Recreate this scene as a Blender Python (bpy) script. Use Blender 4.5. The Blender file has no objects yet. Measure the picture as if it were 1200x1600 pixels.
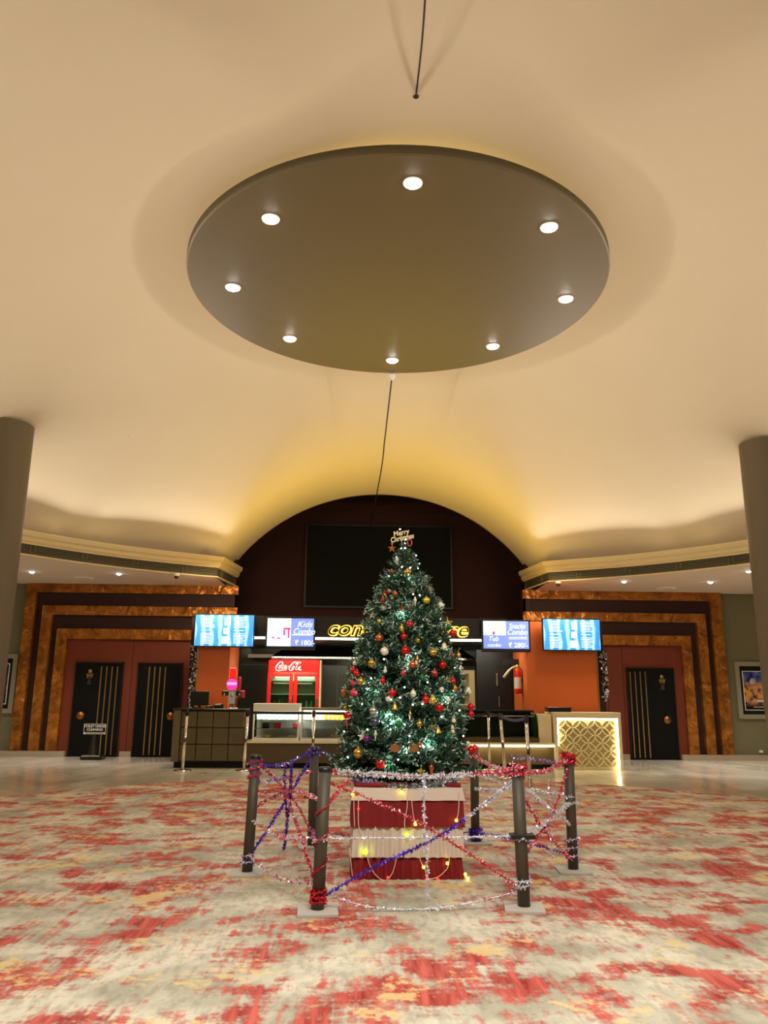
import bpy, bmesh, math, random
from mathutils import Vector, Matrix, Euler
random.seed(7)
PI = math.pi
R = math.radians
SC = bpy.context.scene
COL = SC.collection

# ------------------------------------------------------------------ camera
FPX = 1240.0
CAM_H = 1.4
PITCH = math.atan(293 / FPX)
ROLL = R(0.49)
YAW = R(2.4)
cam_data = bpy.data.cameras.new('camera')
cam_data.sensor_fit = 'VERTICAL'
cam_data.sensor_height = 24.0
cam_data.sensor_width = 18.0
cam_data.lens = 24.0 * FPX / 1600.0
cam_data.clip_end = 200
cam = bpy.data.objects.new('camera', cam_data)
COL.objects.link(cam)
_f = Vector((math.sin(YAW) * math.cos(PITCH), math.cos(YAW) * math.cos(PITCH), math.sin(PITCH)))
_r = Vector((math.cos(YAW), -math.sin(YAW), 0))
_u = _r.cross(_f)
# the photograph is rolled: the picture's up leans a little
_r2 = _r * math.cos(ROLL) + _u * math.sin(ROLL)
_u2 = -_r * math.sin(ROLL) + _u * math.cos(ROLL)
cam.matrix_world = Matrix(((_r2.x, _u2.x, -_f.x, 0), (_r2.y, _u2.y, -_f.y, 0), (_r2.z, _u2.z, -_f.z, CAM_H), (0, 0, 0, 1)))
SC.camera = cam


def ray(px, py):
    u = (px - 600) / FPX
    v = (800 - py) / FPX
    return _f + _r2 * u + _u2 * v


def at_y(px, py, y):
    d = ray(px, py)
    return d * (y / d.y) + Vector((0, 0, CAM_H))


def at_z(px, py, z=0.0):
    d = ray(px, py)
    return d * ((z - CAM_H) / d.z) + Vector((0, 0, CAM_H))


# ------------------------------------------------------------------ world, exposure, big lights
w = bpy.data.worlds.new('world')
SC.world = w
w.use_nodes = True
w.node_tree.nodes['Background'].inputs[0].default_value = (1.0, 0.85, 0.62, 1)
w.node_tree.nodes['Background'].inputs[1].default_value = 0.05
SC.view_settings.view_transform = 'Standard'
SC.view_settings.look = 'None'
SC.view_settings.gamma = 1
SC.view_settings.use_curve_mapping = False
SC.view_settings.exposure = 0.0

DC = Vector((0.72, 10.3))     # centre of the round hall ceiling
DISC_C = Vector((0.575, 9.98))
DISC_Z = 6.9
DISC_R = 2.84
R_LIP = 9.3
SOFFIT = 4.17
WALL_Y = 20.3


def area_light(name, loc, rot, size, power, color, size_y=None, spread=None):
    d = bpy.data.lights.new(name, 'AREA')
    d.energy = power
    d.color = color
    if size_y:
        d.shape = 'RECTANGLE'
        d.size = size
        d.size_y = size_y
    else:
        d.shape = 'DISK'
        d.size = size
    if spread:
        d.spread = spread
    o = bpy.data.objects.new(name, d)
    COL.objects.link(o)
    o.location = loc
    o.rotation_euler = rot
    return o


def aim(loc, target):
    return (Vector(target) - Vector(loc)).to_track_quat('-Z', 'Y').to_euler()


def spot_light(name, loc, target, power, color, angle=100, blend=0.8, radius=0.06, parent=None):
    d = bpy.data.lights.new(name, 'SPOT')
    d.energy = power
    d.color = color
    d.spot_size = R(angle)
    d.spot_blend = blend
    d.shadow_soft_size = radius
    o = bpy.data.objects.new(name, d)
    COL.objects.link(o)
    o.location = loc
    o.rotation_euler = aim(loc, target)
    return o


CEIL_FILL = (1.0, 0.86, 0.66)
# added fill: unseen area lamps above the cornice, shining up across the ceiling
NC = 16
for k in range(NC):
    a = 2 * PI * (k + 0.5) / NC
    x = DC.x + math.cos(a) * (R_LIP - 0.16)
    y = DC.y + math.sin(a) * (R_LIP - 0.16)
    if abs(x - 0.8) < 3.2:
        continue
    p = (x, y, 4.69)
    area_light('ceiling_fill_lamp', p, aim(p, (DC.x + math.cos(a) * 1.5, DC.y + math.sin(a) * 1.5, 6.6)), 3.2, 46, CEIL_FILL, 0.10, R(98))
# broad lamp for the unseen ceiling lights that brighten the foreground
area_light('front_hall_lamp', (0.6, 2.2, 4.9), (R(14), 0, 0), 3.4, 215, (1.0, 0.96, 0.90), 2.0, R(130))
area_light('hall_fill_lamp', (-4.2, 9.0, 5.6), (0, 0, 0), 1.5, 18, (1.0, 0.82, 0.58), 3.0, R(130))  # added pair of fills, floating unseen either side of the disc
area_light('hall_fill_lamp', (5.6, 9.0, 5.6), (0, 0, 0), 1.5, 18, (1.0, 0.82, 0.58), 3.0, R(130))
# yellow strip on top of the food stand, washing the vault in front of it
area_light('canopy_uplight_lamp', (0.8, 18.3, 3.42), aim((0.8, 18.3, 3.42), (0.8, 17.4, 6.2)), 6.0, 100, (1.0, 0.66, 0.08), 0.15, R(160))


# ------------------------------------------------------------------ materials
def lin(c):
    return tuple(((v / 255.0) / 12.92 if v / 255.0 <= 0.04045 else ((v / 255.0 + 0.055) / 1.055) ** 2.4) for v in c)


def mat(name, rgb, rough=0.6, metal=0.0, emit=None, estr=0.0, spec=None, alpha=None, trans=None, noise=None, bump=None, coat=None, ior=None):
    m = bpy.data.materials.new(name)
    m.use_nodes = True
    nt = m.node_tree
    b = nt.nodes['Principled BSDF']
    c = lin(rgb)
    b.inputs['Base Color'].default_value = (*c, 1)
    b.inputs['Roughness'].default_value = rough
    b.inputs['Metallic'].default_value = metal
    if emit:
        b.inputs['Emission Color'].default_value = (*lin(emit), 1)
        b.inputs['Emission Strength'].default_value = estr
    if spec is not None:
        b.inputs['Specular IOR Level'].default_value = spec
    if trans is not None:
        b.inputs['Transmission Weight'].default_value = trans
    if alpha is not None:
        b.inputs['Alpha'].default_value = alpha
    if ior:
        b.inputs['IOR'].default_value = ior
    tc = nt.nodes.new('ShaderNodeTexCoord')
    if noise:      # (scale, amount)
        n = nt.nodes.new('ShaderNodeTexNoise')
        n.inputs['Scale'].default_value = noise[0]
        n.inputs['Detail'].default_value = 4
        nt.links.new(tc.outputs['Object'], n.inputs['Vector'])
        mx = nt.nodes.new('ShaderNodeMix')
        mx.data_type = 'RGBA'
        k = noise[1]
        mx.inputs['A'].default_value = (*[max(0, v * (1 - k)) for v in c], 1)
        mx.inputs['B'].default_value = (*[min(1, v * (1 + k)) for v in c], 1)
        nt.links.new(n.outputs['Fac'], mx.inputs['Factor'])
        nt.links.new(mx.outputs['Result'], b.inputs['Base Color'])
    if bump:       # (scale, strength, distance)
        n = nt.nodes.new('ShaderNodeTexNoise')
        n.inputs['Scale'].default_value = bump[0]
        n.inputs['Detail'].default_value = 3
        nt.links.new(tc.outputs['Object'], n.inputs['Vector'])
        bp = nt.nodes.new('ShaderNodeBump')
        bp.inputs['Strength'].default_value = bump[1]
        bp.inputs['Distance'].default_value = bump[2]
        nt.links.new(n.outputs['Fac'], bp.inputs['Height'])
        nt.links.new(bp.outputs['Normal'], b.inputs['Normal'])
    return m


def ramp(nt, src, p0, p1, c0=(0, 0, 0, 1), c1=(1, 1, 1, 1)):
    r = nt.nodes.new('ShaderNodeValToRGB')
    r.color_ramp.elements[0].position = p0
    r.color_ramp.elements[1].position = p1
    r.color_ramp.elements[0].color = c0
    r.color_ramp.elements[1].color = c1
    nt.links.new(src, r.inputs['Fac'])
    return r.outputs['Color']


def nmath(nt, op, a, b=None, clamp=False):
    n = nt.nodes.new('ShaderNodeMath')
    n.operation = op
    n.use_clamp = clamp
    for i, v in enumerate((a, b)):
        if v is None:
            continue
        if isinstance(v, (int, float)):
            n.inputs[i].default_value = v
        else:
            nt.links.new(v, n.inputs[i])
    return n.outputs[0]


def nmix(nt, fac, a, b):
    n = nt.nodes.new('ShaderNodeMix')
    n.data_type = 'RGBA'
    if isinstance(fac, (int, float)):
        n.inputs['Factor'].default_value = fac
    else:
        nt.links.new(fac, n.inputs['Factor'])
    for k, v in (('A', a), ('B', b)):
        if isinstance(v, tuple):
            n.inputs[k].default_value = (*v, 1) if len(v) == 3 else v
        else:
            nt.links.new(v, n.inputs[k])
    return n.outputs['Result']


def nnoise(nt, vec, scale, detail=3, mapping=None, dist=0.0, offset=(0, 0, 0), rough=0.5):
    mp = nt.nodes.new('ShaderNodeMapping')
    mp.inputs['Scale'].default_value = mapping or (1, 1, 1)
    mp.inputs['Location'].default_value = offset
    nt.links.new(vec, mp.inputs['Vector'])
    n = nt.nodes.new('ShaderNodeTexNoise')
    n.inputs['Scale'].default_value = scale
    n.inputs['Detail'].default_value = detail
    n.inputs['Roughness'].default_value = rough
    n.inputs['Distortion'].default_value = dist
    nt.links.new(mp.outputs['Vector'], n.inputs['Vector'])
    return n.outputs['Fac']


def carpet_material():
    m = bpy.data.materials.new('patterned_carpet')
    m.use_nodes = True
    nt = m.node_tree
    b = nt.nodes['Principled BSDF']
    b.inputs['Roughness'].default_value = 0.95
    b.inputs['Specular IOR Level'].default_value = 0.1
    tc = nt.nodes.new('ShaderNodeTexCoord').outputs['Object']
    g = nnoise(nt, tc, 1.6, 5, offset=(3, 8, 0))
    fine = nnoise(nt, tc, 30, 3)
    base = nmix(nt, ramp(nt, g, 0.38, 0.62), lin((168, 164, 144)), lin((222, 214, 192)))
    base = nmix(nt, nmath(nt, 'MULTIPLY', fine, 0.35), base, lin((150, 146, 130)))
    mott = nnoise(nt, tc, 9, 4, mapping=(1.6, 0.7, 1), offset=(7, 7, 0), rough=0.65)
    base = nmix(nt, nmath(nt, 'MULTIPLY', ramp(nt, mott, 0.46, 0.62), 0.45), base, lin((138, 132, 116)))
    # red strokes: big clumps, broken into short strokes lying along the hall and ragged across it
    clump = nnoise(nt, tc, 1.45, 4, dist=0.5, offset=(1.7, 4.2, 0))
    clump2 = nnoise(nt, tc, 5.2, 4, mapping=(1.0, 0.8, 1), offset=(9, 1, 0))
    streak = nnoise(nt, tc, 2.6, 2, mapping=(9.0, 0.8, 1), offset=(2, 0, 0))
    cross = nnoise(nt, tc, 2.6, 2, mapping=(1.0, 7.0, 1), offset=(5, 3, 0))
    v = nmath(nt, 'ADD', nmath(nt, 'MULTIPLY', clump, 1.0), nmath(nt, 'MULTIPLY', clump2, 0.75))
    v = nmath(nt, 'ADD', v, nmath(nt, 'MULTIPLY', streak, 0.42))
    v = nmath(nt, 'ADD', v, nmath(nt, 'MULTIPLY', cross, 0.22))
    v = nmath(nt, 'ADD', v, nmath(nt, 'MULTIPLY', nnoise(nt, tc, 34, 2, mapping=(1.4, 0.8, 1)), 0.22))
    v = nmath(nt, 'DIVIDE', v, 2.61)
    redm = nmath(nt, 'MULTIPLY', ramp(nt, v, 0.484, 0.548), 0.94)
    redc = nmix(nt, ramp(nt, streak, 0.35, 0.65), lin((140, 34, 32)), lin((196, 92, 80)))
    # yellow flecks
    y1 = nnoise(nt, tc, 1.9, 3, offset=(20, 2, 0))
    y2 = nnoise(nt, tc, 11, 3, offset=(2, 12, 0), rough=0.7)
    yv = nmath(nt, 'ADD', nmath(nt, 'MULTIPLY', y1, 0.6), nmath(nt, 'MULTIPLY', y2, 0.4))
    yelm = ramp(nt, yv, 0.555, 0.605)
    col = nmix(nt, redm, base, redc)
    col = nmix(nt, nmath(nt, 'MULTIPLY', yelm, 0.7), col, lin((220, 194, 134)))
    nt.links.new(col, b.inputs['Base Color'])
    bp = nt.nodes.new('ShaderNodeBump')
    bp.inputs['Strength'].default_value = 0.3
    bp.inputs['Distance'].default_value = 0.004
    nt.links.new(nnoise(nt, tc, 160, 2), bp.inputs['Height'])
    nt.links.new(bp.outputs['Normal'], b.inputs['Normal'])
    return m


def ceiling_material():
    m = bpy.data.materials.new('cream_plaster')
    m.use_nodes = True
    nt = m.node_tree
    b = nt.nodes['Principled BSDF']
    b.inputs['Roughness'].default_value = 0.85
    tc = nt.nodes.new('ShaderNodeTexCoord').outputs['Object']
    g = nnoise(nt, tc, 0.5, 4)
    base = nmix(nt, g, lin((222, 210, 188)), lin((230, 219, 198)))
    vo = nt.nodes.new('ShaderNodeTexVoronoi')
    vo.inputs['Scale'].default_value = 1.15
    nt.links.new(tc, vo.inputs['Vector'])
    sp = nmath(nt, 'LESS_THAN', vo.outputs['Distance'], 0.022)
    gate = nmath(nt, 'GREATER_THAN', nnoise(nt, tc, 0.6, 1, offset=(4, 4, 4)), 0.52)
    col = nmix(nt, nmath(nt, 'MULTIPLY', sp, gate), base, lin((120, 95, 60)))
    nt.links.new(col, b.inputs['Base Color'])
    return m


def marble_material():
    m = bpy.data.materials.new('polished_marble')
    m.use_nodes = True
    nt = m.node_tree
    b = nt.nodes['Principled BSDF']
    b.inputs['Roughness'].default_value = 0.13
    tc = nt.nodes.new('ShaderNodeTexCoord').outputs['Object']
    g = nnoise(nt, tc, 0.7, 8, mapping=(1, 0.5, 1), dist=1.2)
    base = nmix(nt, ramp(nt, g, 0.35, 0.65), lin((190, 180, 160)), lin((232, 224, 208)))
    br = nt.nodes.new('ShaderNodeTexBrick')
    br.offset = 0
    br.inputs['Scale'].default_value = 1.0
    br.inputs['Brick Width'].default_value = 1.2
    br.inputs['Row Height'].default_value = 1.2
    br.inputs['Mortar Size'].default_value = 0.006
    nt.links.new(tc, br.inputs['Vector'])
    col = nmix(nt, nmath(nt, 'MULTIPLY', br.outputs['Fac'], 0.6), base, lin((110, 100, 84)))
    nt.links.new(col, b.inputs['Base Color'])
    return m


def foil_material(name, c0, c1, bump=0.8, scale=5.0):
    m = bpy.data.materials.new(name)
    m.use_nodes = True
    nt = m.node_tree
    b = nt.nodes['Principled BSDF']
    b.inputs['Roughness'].default_value = 0.34
    b.inputs['Metallic'].default_value = 0.5
    tc = nt.nodes.new('ShaderNodeTexCoord').outputs['Object']
    g = nnoise(nt, tc, 3.2, 5, dist=0.8)
    col = nmix(nt, ramp(nt, g, 0.3, 0.7), lin(c0), lin(c1))
    nt.links.new(col, b.inputs['Base Color'])
    bp = nt.nodes.new('ShaderNodeBump')
    bp.inputs['Strength'].default_value = bump
    bp.inputs['Distance'].default_value = 0.10
    nt.links.new(nnoise(nt, tc, scale, 2, dist=0.6, offset=(1, 5, 2)), bp.inputs['Height'])
    nt.links.new(bp.outputs['Normal'], b.inputs['Normal'])
    return m


M = {}
M['carpet'] = carpet_material()
M['ceiling'] = ceiling_material()
M['marble'] = marble_material()
M['gold_foil'] = foil_material('beaten_copper_gilt', (126, 72, 20), (196, 122, 42), 1.0, 3.4)
M['soffit'] = mat('soffit_paint', (222, 205, 184), 0.8)
M['cornice'] = mat('cornice_paint', (226, 208, 160), 0.7)
M['grille'] = mat('grille_paint', (120, 112, 84), 0.5)
M['grille_dark'] = mat('grille_back_band', (40, 36, 24), 0.8)  # dark band behind the grille slats
M['red_wall'] = mat('rust_red_wall', (114, 44, 18), 0.6, noise=(2.0, 0.12))
M['maroon'] = mat('dark_maroon_wall', (46, 15, 9), 0.7, noise=(2.0, 0.15))
M['deep_maroon'] = mat('recess_maroon', (56, 18, 11), 0.8)
M['olive'] = mat('olive_grey_wall', (118, 112, 84), 0.8, noise=(1.2, 0.08))
M['orange'] = mat('orange_panel', (204, 100, 42), 0.45, noise=(1.0, 0.08))
M['taupe'] = mat('taupe_column', (104, 92, 68), 0.55)
M['disc'] = mat('taupe_ceiling_disc', (98, 84, 56), 0.42)
M['disc_edge'] = mat('taupe_disc_edge', (70, 60, 36), 0.6)
M['black'] = mat('black_laminate', (10, 10, 10), 0.4)
M['black_gloss'] = mat('black_glass_panel', (34, 37, 30), 0.25)
M['black_matt'] = mat('black_matt', (8, 8, 8), 0.9)
M['door'] = mat('black_door', (5, 5, 5), 0.6, spec=0.2)
M['brass'] = mat('brass', (190, 160, 96), 0.3, 0.85)
M['bronze'] = mat('bronze_disc', (150, 96, 44), 0.35, 0.7)
M['kitchen_panel'] = mat('kitchen_wall_panel', (66, 70, 56), 0.3)
M['steel'] = mat('stainless_steel', (190, 188, 180), 0.22, 1.0)
M['chrome'] = mat('chrome', (220, 215, 208), 0.12, 1.0)
M['stone'] = mat('skirting_stone', (170, 156, 134), 0.3, noise=(3, 0.1))
M['tile'] = mat('brown_stone_tile', (92, 82, 56), 0.35, noise=(4, 0.25), bump=(8, 0.3, 0.01))
M['tile_gap'] = mat('tile_joint', (34, 28, 18), 0.7)
M['wood'] = mat('brown_counter_panel', (84, 66, 36), 0.4, noise=(3, 0.15))
M['cream'] = mat('cream_metal', (228, 214, 176), 0.4)
M['white'] = mat('white_plastic', (232, 230, 222), 0.4)
M['glass'] = mat('clear_glass', (225, 240, 232), 0.03, 0.0, trans=1.0, ior=1.03, spec=0.6)
M['glass_green'] = mat('greenish_glass', (190, 214, 196), 0.03, 0.0, trans=1.0, ior=1.06)
M['red_metal'] = mat('red_enamel', (226, 30, 14), 0.35, emit=(255, 30, 10), estr=0.0)
M['red_lit'] = mat('backlit_red_panel', (226, 20, 12), 0.3, emit=(235, 24, 12), estr=0.9)
M['white_lit'] = mat('backlit_white_letters', (250, 245, 235), 0.3, emit=(255, 240, 225), estr=1.1)
M['fridge_in'] = mat('fridge_lining', (130, 165, 130), 0.6)
M['led'] = mat('white_led_strip', (255, 250, 235), 0.3, emit=(255, 246, 214), estr=9.0)
M['led_warm'] = mat('warm_led_strip', (255, 240, 190), 0.3, emit=(255, 236, 170), estr=7.0)
M['led_lattice'] = mat('lattice_led_strip', (255, 240, 190), 0.3, emit=(255, 238, 176), estr=28.0)
M['led_ledge'] = mat('ledge_led_strip', (255, 240, 190), 0.3, emit=(255, 236, 170), estr=3.0)
M['cove_led'] = mat('yellow_cove_strip', (255, 220, 130), 0.3, emit=(255, 214, 130), estr=7.0)
M['lens'] = mat('lamp_lens', (255, 255, 255), 0.3, emit=(255, 252, 246), estr=40.0)
M['halo_rim'] = mat('lamp_halo_rim', (235, 232, 220), 0.3, emit=(235, 240, 245), estr=0.5)  # faint emission on the rim stands for the halo round the lens
M['halo'] = mat('yellow_halo_letters', (255, 225, 90), 0.3, emit=(255, 226, 96), estr=3.2)
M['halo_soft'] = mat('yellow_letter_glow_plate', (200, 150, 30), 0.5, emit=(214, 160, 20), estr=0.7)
M['letter_face'] = mat('brown_letter_face', (70, 40, 24), 0.4)
M['screen_blue'] = None
M['scr_white'] = mat('screen_white', (240, 246, 255), 0.4, emit=(236, 244, 255), estr=1.05)
M['scr_cream'] = mat('screen_cream', (240, 235, 200), 0.4, emit=(238, 232, 205), estr=1.15)
M['scr_mint'] = mat('screen_mint', (205, 240, 238), 0.4, emit=(205, 236, 238), estr=1.1)
M['scr_pink'] = mat('screen_pink', (225, 40, 130), 0.4, emit=(225, 50, 140), estr=1.0)
M['scr_peri'] = mat('screen_periwinkle', (118, 140, 225), 0.4, emit=(118, 142, 226), estr=1.05)
M['scr_ltblue'] = mat('screen_pale_blue', (170, 215, 250), 0.4, emit=(176, 218, 252), estr=1.1)
M['rope'] = mat('black_belt', (10, 10, 14), 0.7)
M['belt_blue'] = mat('blue_grey_belt', (64, 70, 110), 0.6)
M['post'] = mat('brown_grey_post', (72, 65, 50), 0.55)
M['post_cap'] = mat('post_cap', (24, 22, 20), 0.4)
M['plate'] = mat('grey_board', (186, 180, 170), 0.8)
M['needle'] = mat('dark_green_needles', (26, 62, 44), 0.45, noise=(20, 0.3))
M['needle_highlight'] = mat('highlight_green_needles', (176, 208, 188), 0.4)  # pale tone paints the highlights on the foliage
M['needle_mid'] = mat('mid_green_needles', (44, 98, 64), 0.4)
M['bark'] = mat('brown_trunk', (70, 48, 30), 0.9)
M['cloth_red'] = mat('deep_red_cloth', (124, 5, 10), 0.75, noise=(5, 0.12))
M['cloth_white'] = mat('cream_cloth', (212, 194, 176), 0.85)
M['t_silver'] = mat('silver_tinsel', (232, 232, 238), 0.25, 0.35)
M['t_pink'] = mat('pink_red_tinsel', (226, 44, 78), 0.3, 0.3)
M['t_red'] = mat('red_tinsel', (205, 34, 44), 0.3, 0.3)
M['t_blue'] = mat('blue_purple_tinsel', (64, 42, 176), 0.3, 0.3)
M['t_violet'] = mat('violet_tinsel', (120, 70, 200), 0.3, 0.3)
M['t_grey'] = mat('dull_silver_tinsel', (126, 136, 140), 0.35, 0.5)
M['t_dark'] = mat('dark_tinsel', (20, 16, 16), 0.4, 0.4)
M['o_red'] = mat('glossy_red_bauble', (205, 14, 22), 0.16, 0.25)
M['o_pink'] = mat('pink_red_bauble', (214, 60, 74), 0.3, 0.3)
M['o_gold'] = mat('gold_bauble', (216, 170, 70), 0.2, 0.75)
M['o_yellow'] = mat('yellow_gold_bauble', (226, 196, 60), 0.2, 0.5)
M['o_copper'] = mat('copper_bauble', (206, 112, 62), 0.22, 0.7)
M['o_silver'] = mat('silver_bauble', (205, 208, 212), 0.16, 0.85)
M['o_grey'] = mat('smoky_grey_bauble', (90, 92, 104), 0.2, 0.6)
M['o_cream'] = mat('pearl_cream_bauble', (238, 228, 200), 0.3, 0.1)
M['o_white'] = mat('white_ornament', (236, 236, 232), 0.5)
M['o_green'] = mat('green_bauble', (24, 112, 62), 0.2, 0.3)
M['o_purple'] = mat('purple_bauble', (120, 40, 120), 0.2, 0.4)
M['o_brown'] = mat('brown_ornament', (140, 84, 56), 0.5)
M['bulb_white'] = mat('white_fairy_bulb', (255, 255, 255), 0.3, emit=(240, 255, 250), estr=8.0)
M['bulb_yellow'] = mat('yellow_fairy_bulb', (255, 235, 80), 0.3, emit=(255, 232, 60), estr=9.0)
M['bulb_green'] = mat('lime_fairy_bulb', (215, 255, 40), 0.3, emit=(214, 255, 30), estr=7.0)
M['bulb_red'] = mat('red_fairy_bulb', (255, 60, 40), 0.3, emit=(255, 40, 24), estr=5.0)
M['wire'] = mat('pale_wire', (235, 205, 190), 0.5)
M['cable'] = mat('dark_cable', (34, 26, 14), 0.6)
M['poster_frame'] = mat('grey_poster_frame', (150, 144, 120), 0.45)
M['magenta_lit'] = mat('magenta_lit_badge', (230, 40, 150), 0.3, emit=(236, 50, 150), estr=1.4)
M['violet_lit'] = mat('violet_lit_badge', (190, 150, 240), 0.3, emit=(196, 150, 240), estr=1.4)
M['paleblue'] = mat('pale_aqua_plastic', (190, 222, 216), 0.35)
M['food_orange'] = mat('orange_snack', (222, 140, 30), 0.6)
M['food_yellow'] = mat('yellow_snack', (232, 196, 90), 0.6)
M['food_white'] = mat('white_cup', (236, 236, 228), 0.5)
M['food_green'] = mat('green_bottle', (96, 150, 96), 0.2)
M['scr_dark'] = mat('black_projection_screen', (3, 3, 3), 0.9)


# ------------------------------------------------------------------ mesh helpers
class MB:
    def __init__(self):
        self.v = []
        self.f = []
        self.mi = []
        self.smooth = []

    def add(self, verts, faces, mi=0, smooth=False):
        n = len(self.v)
        self.v += [tuple(p) for p in verts]
        for f in faces:
            self.f.append(tuple(i + n for i in f))
            self.mi.append(mi)
            self.smooth.append(smooth)
        return self

    def box(self, x0, x1, y0, y1, z0, z1, mi=0, bev=0.0):
        if bev > 0:
            b = bev
            vs = []
            for z, i in ((z0, b), (z0 + b, 0), (z1 - b, 0), (z1, b)):
                for x, y in ((x0 + i, y0 + i + b), (x0 + i + b, y0 + i), (x1 - i - b, y0 + i), (x1 - i, y0 + i + b),
                             (x1 - i, y1 - i - b), (x1 - i - b, y1 - i), (x0 + i + b, y1 - i), (x0 + i, y1 - i - b)):
                    vs.append((x, y, z))
            fs = [tuple(range(7, -1, -1)), tuple(range(24, 32))]
            for r in range(3):
                for k in range(8):
                    fs.append((r * 8 + k, r * 8 + (k + 1) % 8, (r + 1) * 8 + (k + 1) % 8, (r + 1) * 8 + k))
            return self.add(vs, fs, mi)
        return self.add([(x0, y0, z0), (x1, y0, z0), (x1, y1, z0), (x0, y1, z0), (x0, y0, z1), (x1, y0, z1), (x1, y1, z1), (x0, y1, z1)],
                        [(0, 3, 2, 1), (4, 5, 6, 7), (0, 1, 5, 4), (1, 2, 6, 5), (2, 3, 7, 6), (3, 0, 4, 7)], mi)

    def lathe(self, prof, cx=0, cy=0, cz=0, seg=24, mi=0, axis='z', smooth=True):
        vs = []
        for r, z in prof:
            for k in range(seg):
                a = 2 * PI * k / seg
                p = (r * math.cos(a), r * math.sin(a), z)
                if axis == 'y':
                    p = (p[0], -p[2], p[1])
                if axis == 'x':
                    p = (p[2], p[0], p[1])
                vs.append((p[0] + cx, p[1] + cy, p[2] + cz))
        fs = []
        for i in range(len(prof) - 1):
            for k in range(seg):
                fs.append((i * seg + k, i * seg + (k + 1) % seg, (i + 1) * seg + (k + 1) % seg, (i + 1) * seg + k))
        self.add(vs, fs, mi, smooth)
        n = len(prof)
        self.add(vs[:seg], [tuple(range(seg - 1, -1, -1))], mi)
        self.add(vs[-seg:], [tuple(range(seg))], mi)
        return self

    def sphere(self, c, r, seg=14, rings=8, mi=0, sz=1.0):
        prof = [(max(1e-4, r * math.sin(PI * i / rings)), -r * sz * math.cos(PI * i / rings)) for i in range(rings + 1)]
        return self.lathe(prof, c[0], c[1], c[2], seg, mi)

    def tube(self, pts, r, seg=8, mi=0, closed=False):
        pts = [Vector(p) for p in pts]
        n = len(pts)
        rr = r if isinstance(r, (list, tuple)) else [r] * n
        vs = []
        prev = None
        for i, p in enumerate(pts):
            if closed:
                t = pts[(i + 1) % n] - pts[i - 1]
            else:
                t = pts[min(i + 1, n - 1)] - pts[max(i - 1, 0)]
            if t.length < 1e-9:
                t = Vector((0, 0, 1))
            t.normalize()
            if prev is None:
                a = Vector((0, 0, 1)) if abs(t.z) < 0.9 else Vector((1, 0, 0))
                u = t.cross(a).normalized()
            else:
                u = (prev - t * prev.dot(t))
                u = u.normalized() if u.length > 1e-6 else t.orthogonal().normalized()
            prev = u
            v = t.cross(u)
            for k in range(seg):
                a = 2 * PI * k / seg
                q = p + (u * math.cos(a) + v * math.sin(a)) * rr[i]
                vs.append(q[:])
        fs = []
        m = n if closed else n - 1
        for i in range(m):
            j = (i + 1) % n
            for k in range(seg):
                fs.append((i * seg + k, i * seg + (k + 1) % seg, j * seg + (k + 1) % seg, j * seg + k))
        if not closed:
            fs.append(tuple(range(seg - 1, -1, -1)))
            fs.append(tuple((n - 1) * seg + k for k in range(seg)))
        return self.add(vs, fs, mi, True)

    def prism(self, poly, y0, y1, mi=0):
        """outline in x,z pushed from y0 to y1"""
        n = len(poly)
        vs = [(x, y0, z) for x, z in poly] + [(x, y1, z) for x, z in poly]
        fs = [tuple(range(n)), tuple(range(2 * n - 1, n - 1, -1))]
        for k in range(n):
            fs.append((k, n + k, n + (k + 1) % n, (k + 1) % n))
        return self.add(vs, fs, mi)

    def build(self, name, mats, parent=None, loc=None, rz=None):
        me = bpy.data.meshes.new(name)
        me.from_pydata(self.v, [], self.f)
        if not isinstance(mats, (list, tuple)):
            mats = [mats]
        for m in mats:
            me.materials.append(m)
        me.polygons.foreach_set('material_index', self.mi)
        me.polygons.foreach_set('use_smooth', self.smooth)
        me.update()
        o = bpy.data.objects.new(name, me)
        COL.objects.link(o)
        if parent:
            o.parent = parent
        if loc:
            o.location = loc
        if rz:
            o.rotation_euler = (0, 0, rz)
        return o


def tag(o, label=None, cat=None, group=None, kind=None):
    if label:
        o['label'] = label
    if cat:
        o['category'] = cat
    if group:
        o['group'] = group
    if kind:
        o['kind'] = kind
    return o


def empty(name, loc, label=None, cat=None, group=None, kind=None, rz=0):
    o = bpy.data.objects.new(name, None)
    COL.objects.link(o)
    o.location = loc
    o.rotation_euler = (0, 0, rz)
    o.empty_display_size = 0.1
    return tag(o, label, cat, group, kind)


def struct(o):
    o['kind'] = 'structure'
    return o


def lettering(txt, size, mat_, parent, loc, name='lettering', shear=0.0, offset=0.0, extrude=0.003, sx=1.0, sz=1.0, tilt=0.0, align='CENTER', spacing=1.0):
    cu = bpy.data.curves.new(name, 'FONT')
    cu.body = txt
    cu.size = size
    cu.shear = shear
    cu.offset = offset
    cu.extrude = extrude
    cu.align_x = align
    cu.align_y = 'CENTER'
    cu.space_character = spacing
    cu.resolution_u = 4
    t = bpy.data.objects.new(name, cu)
    COL.objects.link(t)
    dg = bpy.context.evaluated_depsgraph_get()
    me = bpy.data.meshes.new_from_object(t.evaluated_get(dg))
    bpy.data.objects.remove(t)
    me.materials.clear()
    me.materials.append(mat_)
    # stand the letters up, facing -y
    me.transform(Matrix.Rotation(tilt, 4, 'Y') @ Matrix.Rotation(PI / 2, 4, 'X') @ Matrix.Diagonal((sx, sz, 1, 1)))
    o = bpy.data.objects.new(name, me)
    COL.objects.link(o)
    o.parent = parent
    o.location = loc
    return o


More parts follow.
